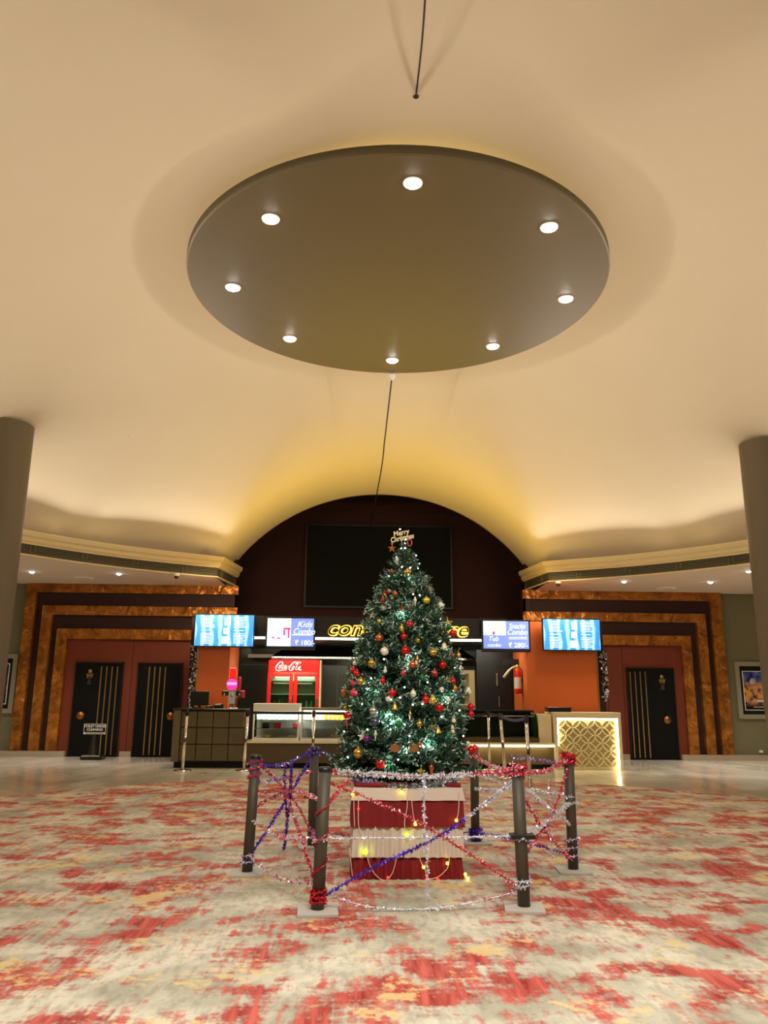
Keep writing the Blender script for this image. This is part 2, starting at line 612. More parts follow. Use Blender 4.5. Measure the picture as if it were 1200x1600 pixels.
def smooth_path(pts, n=6):
    pts = [Vector(p) for p in pts]
    out = []
    for i in range(len(pts) - 1):
        p0 = pts[max(i - 1, 0)]
        p1 = pts[i]
        p2 = pts[i + 1]
        p3 = pts[min(i + 2, len(pts) - 1)]
        for k in range(n):
            t = k / n
            out.append(0.5 * ((2 * p1) + (p2 - p0) * t + (2 * p0 - 5 * p1 + 4 * p2 - p3) * t * t + (3 * p1 - p0 - 3 * p2 + p3) * t ** 3))
    out.append(pts[-1])
    return out


def base_of(o):
    v = Vector((0, 0, 0))
    while o:
        v += o.location
        o = o.parent
    return v


def part(mb, name, mats, parent):
    """world-coordinate geometry stored relative to its parent"""
    b = base_of(parent)
    mb.v = [(x - b.x, y - b.y, z - b.z) for x, y, z in mb.v]
    return mb.build(name, mats, parent)


def whole(mb, name, mats, label=None, cat=None, group=None, kind=None):
    """world-coordinate geometry of a one-mesh thing, origin put at its base"""
    xs = [p[0] for p in mb.v]; ys = [p[1] for p in mb.v]; zs = [p[2] for p in mb.v]
    b = ((min(xs) + max(xs)) / 2, (min(ys) + max(ys)) / 2, min(zs))
    mb.v = [(x - b[0], y - b[1], z - b[2]) for x, y, z in mb.v]
    o = mb.build(name, mats, None, b)
    return tag(o, label, cat, group, kind)


# ================================================================== SETTING
# ---- floor
X0, X1, Y0, Y1 = -14.0, 15.0, -4.0, 22.3
o = MB().box(X0, X1, Y0, Y1, -0.2, 0.0).build('floor', M['marble'])
struct(o)
mb = MB()
cc = (0.66, 8.9)
cr = 6.42
n = 128
ring = [(cc[0] + cr * math.cos(2 * PI * k / n), cc[1] + cr * math.sin(2 * PI * k / n)) for k in range(n)]
mb.add([(x, y, 0.0) for x, y in ring] + [(x, y, 0.012) for x, y in ring],
       [tuple(range(n, 2 * n))] + [(k, (k + 1) % n, n + (k + 1) % n, n + k) for k in range(n)])
carpet = mb.build('carpet', M['carpet'])
tag(carpet, 'round cream carpet with red brush strokes and yellow flecks, set in the marble floor', 'carpet')

# ---- vaulted ceiling
ARC_X = 0.80
ARC_A = 3.71
SPRING = 4.87
CROWN = 6.70
_s = CROWN - SPRING
ARC_R = (ARC_A ** 2 + _s ** 2) / (2 * _s)
YF, YB = 0.4, WALL_Y          # ends of the two cross vaults
R_DOME = 9.75


def arch_z(x):
    d = abs(x - ARC_X)
    if d < ARC_A:
        return CROWN - ARC_R + math.sqrt(ARC_R ** 2 - d * d)
    return SPRING - (d - ARC_A) * 0.9


def dome_z(x, y):
    r = math.hypot(x - DC.x, y - DC.y)
    z = 7.45 - 2.68 * (r / R_DOME) ** 2
    if r > 9.1:
        t = (r - 9.1) / (R_DOME - 9.1)
        z -= 0.25 * t * t
    return z


def ceil_z(x, y):
    yy = (YB - y) if y > DC.y else (y - YF)
    l = arch_z(x) + 0.085 * max(0, yy)
    d = dome_z(x, y)
    k = 0.05
    # soft maximum, so that the groins are eased as in plaster
    m = max(l, d)
    return max(m + k * math.log(math.exp((l - m) / k) + math.exp((d - m) / k)) - k * 0.35, 4.52)


def lip_pt(a, grow=0.0):
    """inner edge of the cornice in the direction a from the centre of the hall"""
    ca, sa = math.cos(a), math.sin(a)
    rr = R_LIP + grow
    x, y = DC.x + ca * rr, DC.y + sa * rr
    hw = 3.95 + grow
    if abs(x - ARC_X) < hw:
        # runs into one of the two corridors: hit its side or its end
        ye = (YB if sa > 0 else YF)
        te = (ye - DC.y) / sa
        xe = DC.x + ca * te
        if abs(xe - ARC_X) <= hw:
            return (xe, ye)
        xs = ARC_X + math.copysign(hw, ca)
        t = (xs - DC.x) / ca
        return (xs, DC.y + sa * t)
    return (x, y)


mb = MB()
NA, NR = 288, 64
angs = [2 * PI * k / NA for k in range(NA)]
vs = [(DC.x, DC.y, ceil_z(DC.x, DC.y))]
for i in range(1, NR + 1):
    for a in angs:
        ex, ey = lip_pt(a, 0.45)
        s = i / NR
        x = DC.x + (ex - DC.x) * s
        y = DC.y + (ey - DC.y) * s
        vs.append((x, y, ceil_z(x, y)))
fs = [(0, 1 + (k + 1) % NA, 1 + k) for k in range(NA)]
for i in range(NR - 1):
    for k in range(NA):
        a0 = 1 + i * NA
        fs.append((a0 + k, a0 + (k + 1) % NA, a0 + NA + (k + 1) % NA, a0 + NA + k))
mb.add(vs, fs, 0, True)
struct(mb.build('ceiling', M['ceiling']))

# thin edge bead of the far arch
mb = MB()
pts_in = [(ARC_X + ARC_A * t, arch_z(ARC_X + ARC_A * t * 0.9999)) for t in [-1 + 2 * k / 60 for k in range(61)]]
poly = pts_in + [(x, z + 0.03) for x, z in reversed(pts_in)]
n = len(pts_in)
vs = []
for x, z in pts_in:
    vs += [(x, WALL_Y - 0.02, z - 0.01), (x, WALL_Y + 0.10, z - 0.01), (x, WALL_Y + 0.10, z + 0.05)]
fs = []
for k in range(n - 1):
    fs.append((3 * k, 3 * k + 3, 3 * k + 4, 3 * k + 1))
    fs.append((3 * k + 1, 3 * k + 4, 3 * k + 5, 3 * k + 2))
mb.add(vs, fs, 0, True)
struct(mb.build('trim_1', M['ceiling']))

# ---- lower ceiling (soffit) round the hall, with a hole for the vault
mb = MB()
a_end = math.atan2(YB - DC.y, ARC_X + 3.95 - DC.x)     # right end of the far arch
a_end2 = math.atan2(YB - DC.y, ARC_X - 3.95 - DC.x)


def rect_pt(a):
    ca, sa = math.cos(a), math.sin(a)
    t = 1e9
    if ca > 1e-9: t = min(t, (X1 - DC.x) / ca)
    if ca < -1e-9: t = min(t, (X0 - DC.x) / ca)
    if sa > 1e-9: t = min(t, (YB - DC.y) / sa)
    if sa < -1e-9: t = min(t, (Y0 - DC.y) / sa)
    return (DC.x + ca * t, DC.y + sa * t)


# inner path, clockwise from the far arch's left side all the way round to its right side
path_angles = []
K = 220
span = 2 * PI - (a_end2 - a_end)
for k in range(K + 1):
    path_angles.append(a_end2 + span * k / K)
corner = [math.atan2(YB - DC.y, X1 - DC.x), math.atan2(YB - DC.y, X0 - DC.x), math.atan2(Y0 - DC.y, X0 - DC.x) + 2 * PI, math.atan2(Y0 - DC.y, X1 - DC.x) + 2 * PI,
          math.atan2(YB - DC.y, X1 - DC.x) + 2 * PI]
path_angles += [c for c in corner if path_angles[0] < c < path_angles[K]]
path_angles.sort()
inner = [lip_pt(a) for a in path_angles]
outer = [rect_pt(a) for a in path_angles]
vs = [(x, y, SOFFIT) for x, y in inner] + [(x, y, SOFFIT) for x, y in outer] + [(x, y, SOFFIT + 0.08) for x, y in inner] + [(x, y, SOFFIT + 0.08) for x, y in outer]
N = len(inner)
fs = []
for k in range(N - 1):
    fs.append((k, k + 1, N + k + 1, N + k))
    fs.append((2 * N + k, 3 * N + k, 3 * N + k + 1, 2 * N + k + 1))
mb.add(vs, fs, 0)
struct(mb.build('ceiling_lower', M['soffit']))


# ---- cornice with the long air grille under it
def sweep(path, prof, mi=0, name=None):
    """profile points are (outwards from the void, z)"""
    m = MB()
    n = len(path)
    vs = []
    for i, (x, y) in enumerate(path):
        xa, ya = path[max(i - 1, 0)]
        xb, yb = path[min(i + 1, n - 1)]
        t = Vector((xb - xa, yb - ya)).normalized()
        nrm = Vector((t.y, -t.x))
        if nrm.dot(Vector((x - DC.x, y - DC.y))) < 0:
            nrm = -nrm
        for off, z in prof:
            vs.append((x + nrm.x * off, y + nrm.y * off, z))
    q = len(prof)
    fs = []
    for i in range(n - 1):
        for j in range(q - 1):
            fs.append((i * q + j, (i + 1) * q + j, (i + 1) * q + j + 1, i * q + j + 1))
    m.add(vs, fs, mi)
    return m


def side_path(sign):
    pts = []
    hw = 3.95
    xs = ARC_X + sign * hw
    xe = ARC_X + sign * 3.72
    yc = DC.y + math.sqrt(R_LIP ** 2 - (xs - DC.x) ** 2)
    pts.append((xe, YB))
    pts.append((xs, yc))
    a0 = math.atan2(yc - DC.y, xs - DC.x)
    yf = DC.y - math.sqrt(R_LIP ** 2 - (xs - DC.x) ** 2)
    a1 = math.atan2(yf - DC.y, xs - DC.x)
    if sign < 0:
        a1 += 2 * PI
    for k in range(1, 80):
        a = a0 + (a1 - a0) * k / 80
        pts.append((DC.x + R_LIP * math.cos(a), DC.y + R_LIP * math.sin(a)))
    pts.append((xs, yf))
    pts.append((xe, YF))
    return pts


for i, sg in enumerate((-1, 1)):
    pth = side_path(sg)
    c = sweep(pth, [(0.0, 4.17), (-0.03, 4.17), (-0.03, 4.20), (0.02, 4.20), (0.02, 4.40), (-0.05, 4.40), (-0.05, 4.43), (-0.09, 4.46), (-0.09, 4.53), (-0.14, 4.56),
                    (-0.16, 4.62), (-0.16, 4.66), (0.02, 4.66), (0.02, 4.50), (0.44, 4.50), (0.44, 4.80)])
    co = struct(c.build('trim_%d' % (i + 2), M['cornice']))
    g = MB()
    for j in range(5):
        z = 4.225 + j * 0.037
        q = sweep(pth, [(0.018, z + 0.012), (-0.006, z + 0.006), (-0.006, z - 0.006), (0.018, z - 0.012)])
        g.add(q.v, q.f, 0)
    q = sweep(pth, [(0.016, 4.205), (0.016, 4.40)])
    g.add(q.v, q.f, 1)
    # dividers
    acc = 0
    for k in range(1, len(pth)):
        a = Vector(pth[k - 1]); b = Vector(pth[k])
        L = (b - a).length
        while acc < L:
            p = a.lerp(b, acc / L)
            t = (b - a).normalized()
            for d in (0, 0.10):
                s = p + t * d
                n2 = Vector((DC.x - s.x, DC.y - s.y)).normalized() * 0.012
                g.tube([(s.x + n2.x, s.y + n2.y, 4.20), (s.x + n2.x, s.y + n2.y, 4.40)], 0.012, 4)
            acc += 1.15
        acc -= L
    gr = g.build('air_grille', [M['grille'], M['grille_dark']], co)


# ---- walls
mb = MB()
struct(MB().box(X0, ARC_X - 3.71, WALL_Y, WALL_Y + 0.2, 0, 4.72).build('wall_back_left', M['olive']))
struct(MB().box(ARC_X + 3.71, X1, WALL_Y, WALL_Y + 0.2, 0, 4.72).build('wall_back_right', M['olive']))
struct(MB().box(X0 - 0.2, X0, Y0, Y1, 0, 4.3).build('wall_left', M['olive']))
struct(MB().box(X1, X1 + 0.2, Y0, Y1, 0, 4.3).build('wall_right', M['olive']))
struct(MB().box(X0, X1, Y0 - 0.2, Y0, 0, 4.3).build('wall_front', M['olive']))
struct(MB().box(ARC_X - 4.1, ARC_X + 4.1, YF - 0.25, YF - 0.05, SOFFIT + 0.09, 7.4).build('wall_front_arch', M['ceiling']))
# recess behind the far arch
RX0, RX1, RY = ARC_X - 3.71, ARC_X + 3.71, 22.3
mb = MB()
mb.box(RX0 - 1.2, RX1 + 1.2, RY, RY + 0.2, 0, 7.3)
mb.box(RX0 - 1.4, RX0 - 1.2, WALL_Y, RY, 0, 7.3)
mb.box(RX1 + 1.2, RX1 + 1.4, WALL_Y, RY, 0, 7.3)
struct(mb.build('wall_recess', M['deep_maroon']))
struct(MB().box(RX0 - 1.4, RX1 + 1.4, WALL_Y + 0.1, RY, 7.0, 7.2).build('ceiling_recess', M['black_matt']))
# maroon cladding returning beside the arch opening
for sg, nm in ((-1, 'wall_reveal_left'), (1, 'wall_reveal_right')):
    xe = ARC_X + sg * 3.71
    xa, xb = sorted((xe, xe + sg * 0.10))
    struct(MB().box(xa, xb, WALL_Y - 0.12, WALL_Y + 0.55, 0, 4.86).build(nm, M['maroon']))

# portal cladding: rust red wall around the doors, and dark maroon grooves between the gilt bands
LX = [-8.08, -7.84, -7.65, -7.40, -7.24, -6.98]     # band edges on the left, outside to inside
TZ = [4.17, 3.95, 3.62, 3.39, 3.05, 2.80]
RXs = [9.60, 9.32, 9.16, 8.92, 8.73, 8.48]


def clad(name, x0, x1, z0, z1, y, m_):
    return struct(MB().box(x0, x1, y, WALL_Y, z0, z1).build(name, m_))


clad('wall_cladding_left', LX[5], RX0 + 0.0, 0.0, TZ[5], WALL_Y - 0.04, M['red_wall'])
clad('wall_cladding_right', RX1, RXs[5], 0.0, TZ[5], WALL_Y - 0.04, M['red_wall'])


def portal_strip(name, xo, xi, zo, zi, xend, y, m_, flip):
    """an upside-down L: upright from the floor and a beam to xend"""
    mb_ = MB()
    z0 = 0.13
    if not flip:
        poly = [(xo, z0), (xi, z0), (xi, zi), (xend, zi), (xend, zo), (xo, zo)]
    else:
        poly = [(xo, z0), (xo, zo), (xend, zo), (xend, zi), (xi, zi), (xi, z0)]
    mb_.prism(poly, y, WALL_Y)
    return struct(mb_.build(name, m_))


for sgn, E, xend, bend3 in ((-1, LX, RX0 - 0.02, -3.50), (1, RXs, RX1 + 0.02, 5.75)):
    fl = sgn > 0
    side = 'left' if sgn < 0 else 'right'
    portal_strip('wall_groove_%s_outer' % side, E[1], E[2], TZ[1], TZ[2], xend, WALL_Y - 0.03, M['maroon'], fl)
    portal_strip('wall_groove_%s_inner' % side, E[3], E[4], TZ[3], TZ[4], xend, WALL_Y - 0.03, M['maroon'], fl)
    for j, (yy, xe) in enumerate(((0.16, xend), (0.16, xend), (0.16, bend3))):
        mb_ = MB()
        xo, xi, zo, zi = E[2 * j], E[2 * j + 1], TZ[2 * j], TZ[2 * j + 1]
        poly = [(xo, 0.13), (xi, 0.13), (xi, zi), (xe, zi), (xe, zo), (xo, zo)]
        if fl:
            poly = poly[::-1]
        mb_.prism(poly, WALL_Y - yy, WALL_Y - 0.001)
        nth = ('outermost', 'middle', 'innermost')[j]
        b = whole(mb_, 'portal_band', M['gold_foil'], 'gilt wavy metal door surround, %s of three nested on the %s' % (nth, side), 'door surround')
        if j < 2:       # the band turns the corner into the recess beside the arch
            xa, xb = sorted((xe, xe - sgn * 0.10))
            r_ = MB().box(min(xa, xb), max(xa, xb), WALL_Y - 0.165, WALL_Y - 0.002, zi, zo)
            part(r_, 'corner_return', M['gold_foil'], b)
# skirtings
mb = MB()
mb.box(X0, -6.77, WALL_Y - 0.19, WALL_Y, 0, 0.13)
mb.box(-5.5, -5.22, WALL_Y - 0.07, WALL_Y, 0, 0.13)
mb.box(-4.07, -3.4, WALL_Y - 0.07, WALL_Y, 0, 0.13)
mb.box(5.6, 7.0, WALL_Y - 0.07, WALL_Y, 0, 0.13)
mb.box(8.28, X1, WALL_Y - 0.19, WALL_Y, 0, 0.13)
struct(mb.build('baseboard_back', M['stone']))


# ---- doors with gold stripes
def make_door(idx, x0, x1, stripes_at, handle_x, symbol_x, side):
    z1 = 2.24
    yb = WALL_Y - 0.05
    d = empty('door_%d' % idx, ((x0 + x1) / 2, WALL_Y - 0.05, 0), kind='structure')
    part(MB().box(x0, x1, yb - 0.015, yb, 0.0, z1).box(x0, x0 + 0.03, yb - 0.05, yb, 0.0, z1).box(x1 - 0.03, x1, yb - 0.05, yb, 0.0, z1).box(x0, x1, yb - 0.05, yb, z1 - 0.03, z1), 'door_frame', M['black'], d)
    leaf = part(MB().box(x0 + 0.03, x1 - 0.03, yb - 0.035, yb - 0.01, 0.01, z1 - 0.03), 'door_leaf', M['door'], d)
    for k in range(4):
        x = stripes_at + k * 0.13
        part(MB().box(x, x + 0.028, yb - 0.048, yb - 0.03, 0.05, z1 - 0.10), 'door_stripe', M['brass'], leaf)
    part(MB().lathe([(0.02, 0), (0.085, 0.0), (0.093, 0.01), (0.085, 0.02), (0.05, 0.02), (0.045, 0.03), (0.01, 0.035)], handle_x, yb - 0.03, 0.96, 24, axis='y'), 'door_handle', M['bronze'], leaf)
    if symbol_x:
        s = MB()
        s.lathe([(0.01, 0), (0.045, 0.0), (0.045, 0.012), (0.01, 0.012)], symbol_x, yb - 0.035, 2.02, 16, axis='y')
        s.prism([(symbol_x - 0.085, 1.95), (symbol_x - 0.05, 1.84), (symbol_x, 1.90), (symbol_x + 0.05, 1.84), (symbol_x + 0.085, 1.95), (symbol_x + 0.03, 1.97), (symbol_x, 1.93), (symbol_x - 0.03, 1.97)], yb - 0.05, yb - 0.035)
        s.prism([(symbol_x - 0.055, 1.70), (symbol_x + 0.055, 1.70), (symbol_x + 0.012, 1.86), (symbol_x - 0.012, 1.86)], yb - 0.05, yb - 0.035, 1)
        part(s, 'restroom_symbol', [M['brass'], M['steel']], leaf)
    return d


make_door(1, -6.72, -5.55, -6.10, -6.50, -6.36, 'left')
make_door(2, -5.20, -4.10, -4.93, -4.33, None, 'left')
make_door(3, 7.03, 8.25, 7.10, 8.0, 7.93, 'right')
# thin dark joint on the wall cladding
mb = MB()
for x in (-5.36, 6.55, 6.95):
    mb.box(x - 0.006, x + 0.006, WALL_Y - 0.045, WALL_Y - 0.03, 0.13, TZ[5])
struct(mb.build('trim_4', M['maroon']))


# ---- columns
def column(px, py, rad, label, pxc):
    # where the sight line through the column head meets the vault
    best = None
    d = ray(pxc, py)
    for k in range(400, 2000):
        t = k * 0.01
        p = d * (t / d.y) + Vector((0, 0, CAM_H))
        if p.z >= ceil_z(p.x, p.y) and t > 5:
            best = p
            break
    x, y = best.x, best.y
    top = ceil_z(x, y) + 0.12
    m_ = MB().lathe([(rad, 0.0), (rad, top)], x, y, 0, 48)
    o_ = whole(m_, 'column', M['taupe'], label, 'column', 'round ceiling columns')
    return x, y


cl = column(8, 675, 0.46, 'round taupe column at the left edge of the hall, left of the gilt door surround', 8)
cr_ = column(1199, 703, 0.46, 'round taupe column at the right edge, in front of the blue poster', 1198)
print('columns', cl, cr_)

# ---- suspended ceiling disc and its downlights
d = empty('ceiling_disc', (DISC_C.x, DISC_C.y, DISC_Z), 'large taupe disc hung below the middle of the vault, holding eight downlights', 'ceiling disc')
m_ = MB().lathe([(DISC_R - 0.02, 0), (DISC_R, 0.015), (DISC_R, 0.12), (DISC_R - 0.02, 0.125)], DISC_C.x, DISC_C.y, DISC_Z, 128)
m_.mi = [0] * len(m_.mi)
nside = 128
for fi in range(len(m_.f)):
    if nside <= fi < 2 * nside:
        m_.mi[fi] = 1
        m_.smooth[fi] = True
    elif fi < 3 * nside:
        m_.smooth[fi] = False
part(m_, 'panel', [M['disc'], M['disc_edge']], d)
for k in range(4):
    a = PI / 4 + k * PI / 2
    x, y = DISC_C.x + 1.6 * math.cos(a), DISC_C.y + 1.6 * math.sin(a)
    part(MB().tube([(x, y, DISC_Z + 0.12), (x, y, ceil_z(x, y) + 0.02)], 0.02, 8), 'hanger', M['steel'], d)
ringp = [(DISC_C.x + 2.45 * math.cos(2 * PI * k / 64), DISC_C.y + 2.45 * math.sin(2 * PI * k / 64), DISC_Z + 0.15) for k in range(64)]
part(MB().tube(ringp, 0.018, 6, closed=True), 'light_strip', M['cove_led'], d)


def downlight(x, y, z, rad, power, label, group, color=(0.95, 0.97, 1.0), angle=95, face=1.0, rx=0.0):
    e = empty('downlight', (x, y, z), label, 'downlight', group)
    part(MB().lathe([(rad * 1.35, 0.0), (rad * 1.3, -0.014), (rad, -0.016), (rad * 0.96, -0.004)], x, y, z, 24), 'trim_ring', M['halo_rim'], e)
    part(MB().lathe([(rad * 0.95, -0.022), (rad * 0.7, -0.034), (rad * 0.2, -0.04)], x, y, z, 24), 'lens', M['lens'], e)
    s = spot_light('downlight_lamp', (x, y, z - 0.06), (x, y, 0), power, color, angle, 0.9, rad)
    s.location = Vector((0, 0, -0.07))
    s.parent = e
    return e


f = (DISC_Z - CAM_H) / 4.5
disc_px = [(645, 286, 'topmost downlight in the taupe disc, nearest the viewer'), (423, 342, 'upper left downlight in the taupe disc'), (364, 449, 'leftmost downlight in the taupe disc'),
           (453, 529, 'lower left downlight in the taupe disc'), (613, 563, 'lowest downlight in the taupe disc, at its far rim'), (770, 541, 'lower right downlight in the taupe disc'),
           (884, 467, 'rightmost downlight in the taupe disc'), (858, 355, 'upper right downlight in the taupe disc')]
for px, py, lb in disc_px:
    p = at_z(px, py, DISC_Z)
    downlight(p.x, p.y, DISC_Z, 0.08, 55, lb, 'downlights in the ceiling disc', angle=110)
for px, py, lb in ((50, 893, 'downlight in the lower ceiling beside the left column'), (186, 896, 'downlight in the lower ceiling above the left pair of doors'),
                   (975, 908, 'downlight in the lower ceiling on the right, nearest the stand'), (1110, 909, 'downlight in the lower ceiling above the right corner of the gilt surround'),
                   (1170, 892, 'downlight in the lower ceiling touching the right column')):
    p = at_z(px, py, SOFFIT)
    downlight(p.x, p.y, SOFFIT, 0.055, 220, lb, 'downlights in the lower ceiling', (1.0, 0.95, 0.86), 100)
# flush round ceiling fittings and dome cameras
for px, py, lb in ((131, 903, 'flat round white ceiling fitting left of the left camera, between the downlights'), (1041, 919, 'flat round white ceiling fitting on the right, between two downlights')):
    p = at_z(px, py, SOFFIT)
    e = empty('ceiling_speaker', (p.x, p.y, SOFFIT), lb, 'ceiling speaker', 'flush ceiling fittings')
    part(MB().lathe([(0.24, 0.0), (0.23, -0.02), (0.19, -0.025)], p.x, p.y, SOFFIT, 32), 'rim', M['white'], e)
    part(MB().lathe([(0.19, -0.02), (0.12, -0.03), (0.01, -0.033)], p.x, p.y, SOFFIT, 32), 'cover', M['cornice'], e)
for px, py, lb in ((276, 896, 'small white dome camera under the left lower ceiling'), (872, 908, 'small white dome camera under the right lower ceiling')):
    p = at_z(px, py, SOFFIT)
    e = empty('security_camera', (p.x, p.y, SOFFIT), lb, 'camera', 'dome cameras')
    part(MB().lathe([(0.07, 0.0), (0.07, -0.05), (0.05, -0.06)], p.x, p.y, SOFFIT, 20), 'housing', M['white'], e)
    part(MB().sphere((p.x, p.y, SOFFIT - 0.075), 0.05, 16, 10), 'dome', M['black_gloss'], e)

# cable from the disc's far rim to the projection screen, with its hook
rim = at_z(613, 584, DISC_Z)
scr_top = at_y(579, 822, RY - 0.12)
mid = (rim + scr_top) / 2 + Vector((0.05, 0, -0.07))
e = empty('hanging_cable', rim[:], 'thin dark cable running from the far rim of the disc down to the black screen', 'cable')
part(MB().tube(smooth_path([rim, rim.lerp(scr_top, 0.3) + Vector((0.03, 0, -0.06)), mid, scr_top], 8), 0.014, 6), 'wire', M['cable'], e)
part(MB().lathe([(0.03, 0.0), (0.055, -0.02), (0.05, -0.07), (0.025, -0.08), (0.025, -0.11), (0.01, -0.12)], rim.x, rim.y, DISC_Z, 16), 'hook_cup', M['white'], e)
dd = ray(650, 150)
for k in range(300, 1500):
    p = dd * (k * 0.01 / dd.y) + Vector((0, 0, CAM_H))
    if p.z >= ceil_z(p.x, p.y):
        break
q = at_z(668, -60, p.z - 0.30)
m_ = MB().tube(smooth_path([p, p.lerp(q, 0.5) + Vector((0.01, 0, -0.02)), q], 8), 0.009, 6)
m_.lathe([(0.03, 0.03), (0.03, -0.01), (0.015, -0.02)], p.x, p.y, p.z, 12)
whole(m_, 'ceiling_cable', M['cable'], 'short dark cable leaving the vault above the disc towards the viewer', 'cable')

for x, y in ((-9.6, 15.0), (-11.0, 18.0), (9.4, 15.0), (11.5, 17.8), (-11.5, 12.0), (12.0, 12.5)):  # downlights added off to the sides to brighten the marble
    downlight(x, y, SOFFIT, 0.055, 220, 'downlight in the lower ceiling beyond the columns, mostly out of view', 'downlights in the lower ceiling beyond the columns', (1.0, 0.95, 0.86), 110)


# ================================================================== FOOD STAND
SY = 18.2      # front plane of the stand
# orange pillars
for sgn, x0, x1, nm in ((-1, -3.37, -2.67, 'left'), (1, 4.04, 5.64, 'right')):
    e = empty('stand_pillar', ((x0 + x1) / 2, SY, 0), 'glowing orange panelled pillar at the %s end of the food stand, under the big blue menu screen' % nm, 'pillar')
    part(MB().box(x0, x1, SY, 19.7, 0, 3.18), 'panel', M['orange'], e)
    xo = x0 if sgn < 0 else x1
    part(MB().box(xo - (0.035 if sgn < 0 else 0), xo + (0.035 if sgn > 0 else 0), SY - 0.02, SY + 0.05, 0, 3.18), 'edge_strip', M['brass'], e)
    a, b = sorted((xo + sgn * 0.035, xo + sgn * 0.19))
    part(MB().box(a, b, SY + 0.03, SY + 0.4, 0, 3.18), 'dark_return', M['maroon'], e)
# canopy header with the sign
e = empty('canopy_header', (0.8, SY, 2.73), 'dark brown header board above the food stand carrying the lit yellow sign', 'canopy')
HX0, HX1 = -2.665, 4.035
part(MB().box(HX0, HX1, SY, SY + 0.14, 2.76, 3.20), 'board', M['black'], e)
part(MB().box(HX0, HX1, SY - 0.01, SY + 0.03, 2.71, 2.755), 'led_strip', M['led'], e)
part(MB().box(HX0, HX1, SY + 0.14, 22.0, 2.72, 2.80), 'roof_panel', M['black_gloss'], e)
part(MB().box(HX0 + 0.4, HX1 - 0.4, SY + 0.04, SY + 0.10, 3.205, 3.235), 'uplight_trough', M['black'], e)
s = empty('shop_sign', (1.12, SY - 0.06, 2.95), 'yellow halo-lit script shop sign on the dark header, half hidden by the tree', 'sign')
for txt, m_, off, dy in (('concessionaire', M['halo_soft'], 0.026, -0.015), ('concessionaire', M['halo'], 0.013, -0.03), ('concessionaire', M['letter_face'], 0.0005, -0.045)):
    o = lettering(txt, 0.46, m_, s, (0, dy + 0.04, 0.0), name='letter_glow' if off > 0.02 else ('letter_outline' if off > 0 else 'letter_face'), shear=0.28, offset=off, extrude=0.006, spacing=1.0)
    wv = max(v.co.x for v in o.data.vertices) - min(v.co.x for v in o.data.vertices)
    o.data.transform(Matrix.Diagonal((3.22 / wv if off > 0.02 else (3.20 if off > 0 else 3.165) / wv, 1, 1, 1)))
    cx_ = (max(v.co.x for v in o.data.vertices) + min(v.co.x for v in o.data.vertices)) / 2
    o.data.transform(Matrix.Translation((-cx_, 0, 0)))

# kitchen shell behind the stand
KY = 21.9
struct(MB().box(-2.9, 4.5, KY, KY + 0.1, 0, 2.72).box(-2.95, -2.9, 19.75, KY, 0, 2.72).box(4.5, 4.55, 19.75, KY, 0, 2.72).build('wall_kitchen', M['kitchen_panel']))
mb = MB()
for x in (-1.6, -0.3, 1.3, 2.6, 3.4):
    mb.box(x - 0.008, x + 0.008, KY - 0.012, KY, 0, 2.7)
mb.box(-2.9, 4.5, KY - 0.012, KY, 2.28, 2.30)
struct(mb.build('trim_5', M['grille']))
# door post and black kitchen door by the extinguisher
e = empty('door_4', (3.85, 19.85, 0), kind='structure')
part(MB().box(3.15, 4.03, 19.80, 19.86, 0, 2.62), 'door_leaf', M['black'], e)
part(MB().box(3.62, 3.65, 19.74, 19.80, 1.75, 2.05), 'door_handle', M['steel'], e)
part(MB().box(3.66, 3.69, 19.74, 19.80, 1.25, 1.5), 'door_handle', M['steel'], e)
# yellow lintel over the kitchen opening on the left
whole(MB().box(-2.64, -1.30, 21.2, 21.32, 2.44, 2.53), 'door_lintel', M['cream'], 'cream lintel strip above the dark kitchen opening, left of the red fridge', 'lintel')
# stainless exhaust hood
hood = MB()
hx0, hx1 = -2.0, 3.3
hood.add([(hx0, 20.9, 2.46), (hx1, 20.9, 2.46), (hx1, 21.88, 2.46), (hx0, 21.88, 2.46), (hx0 + 0.3, 21.3, 2.71), (hx1 - 0.3, 21.3, 2.71), (hx1 - 0.3, 21.88, 2.71), (hx0 + 0.3, 21.88, 2.71)],
         [(0, 3, 2, 1), (4, 5, 6, 7), (0, 1, 5, 4), (1, 2, 6, 5), (2, 3, 7, 6), (3, 0, 4, 7)])
hd = empty('exhaust_hood', ((hx0 + hx1) / 2, 21.4, 2.4), 'long stainless exhaust hood hanging high at the back of the kitchen', 'hood')
part(hood, 'hood_body', M['steel'], hd)
part(MB().box(hx0, hx1, 20.88, 20.92, 2.41, 2.46), 'rim', M['chrome'], hd)
part(MB().box(-0.2, 0.15, 21.0, 21.1, 2.44, 2.459), 'hood_lamp', M['led'], hd)

# projection screen in the recess
e = empty('projection_screen', (0.80, RY - 0.1, 3.93), 'huge black video screen on the dark maroon wall inside the arch', 'screen')
part(MB().box(-1.24, 2.84, RY - 0.10, RY, 3.93, 6.22), 'panel', M['scr_dark'], e)
part(MB().box(-1.29, 2.89, RY - 0.12, RY, 3.88, 3.93).box(-1.29, 2.89, RY - 0.12, RY, 6.22, 6.27).box(-1.29, -1.24, RY - 0.12, RY, 3.93, 6.22).box(2.84, 2.89, RY - 0.12, RY, 3.93, 6.22), 'frame', M['black'], e)
struct(MB().box(RX0 - 1.2, RX1 + 1.2, RY - 0.05, RY, 6.62, 6.68).build('trim_6', M['maroon']))

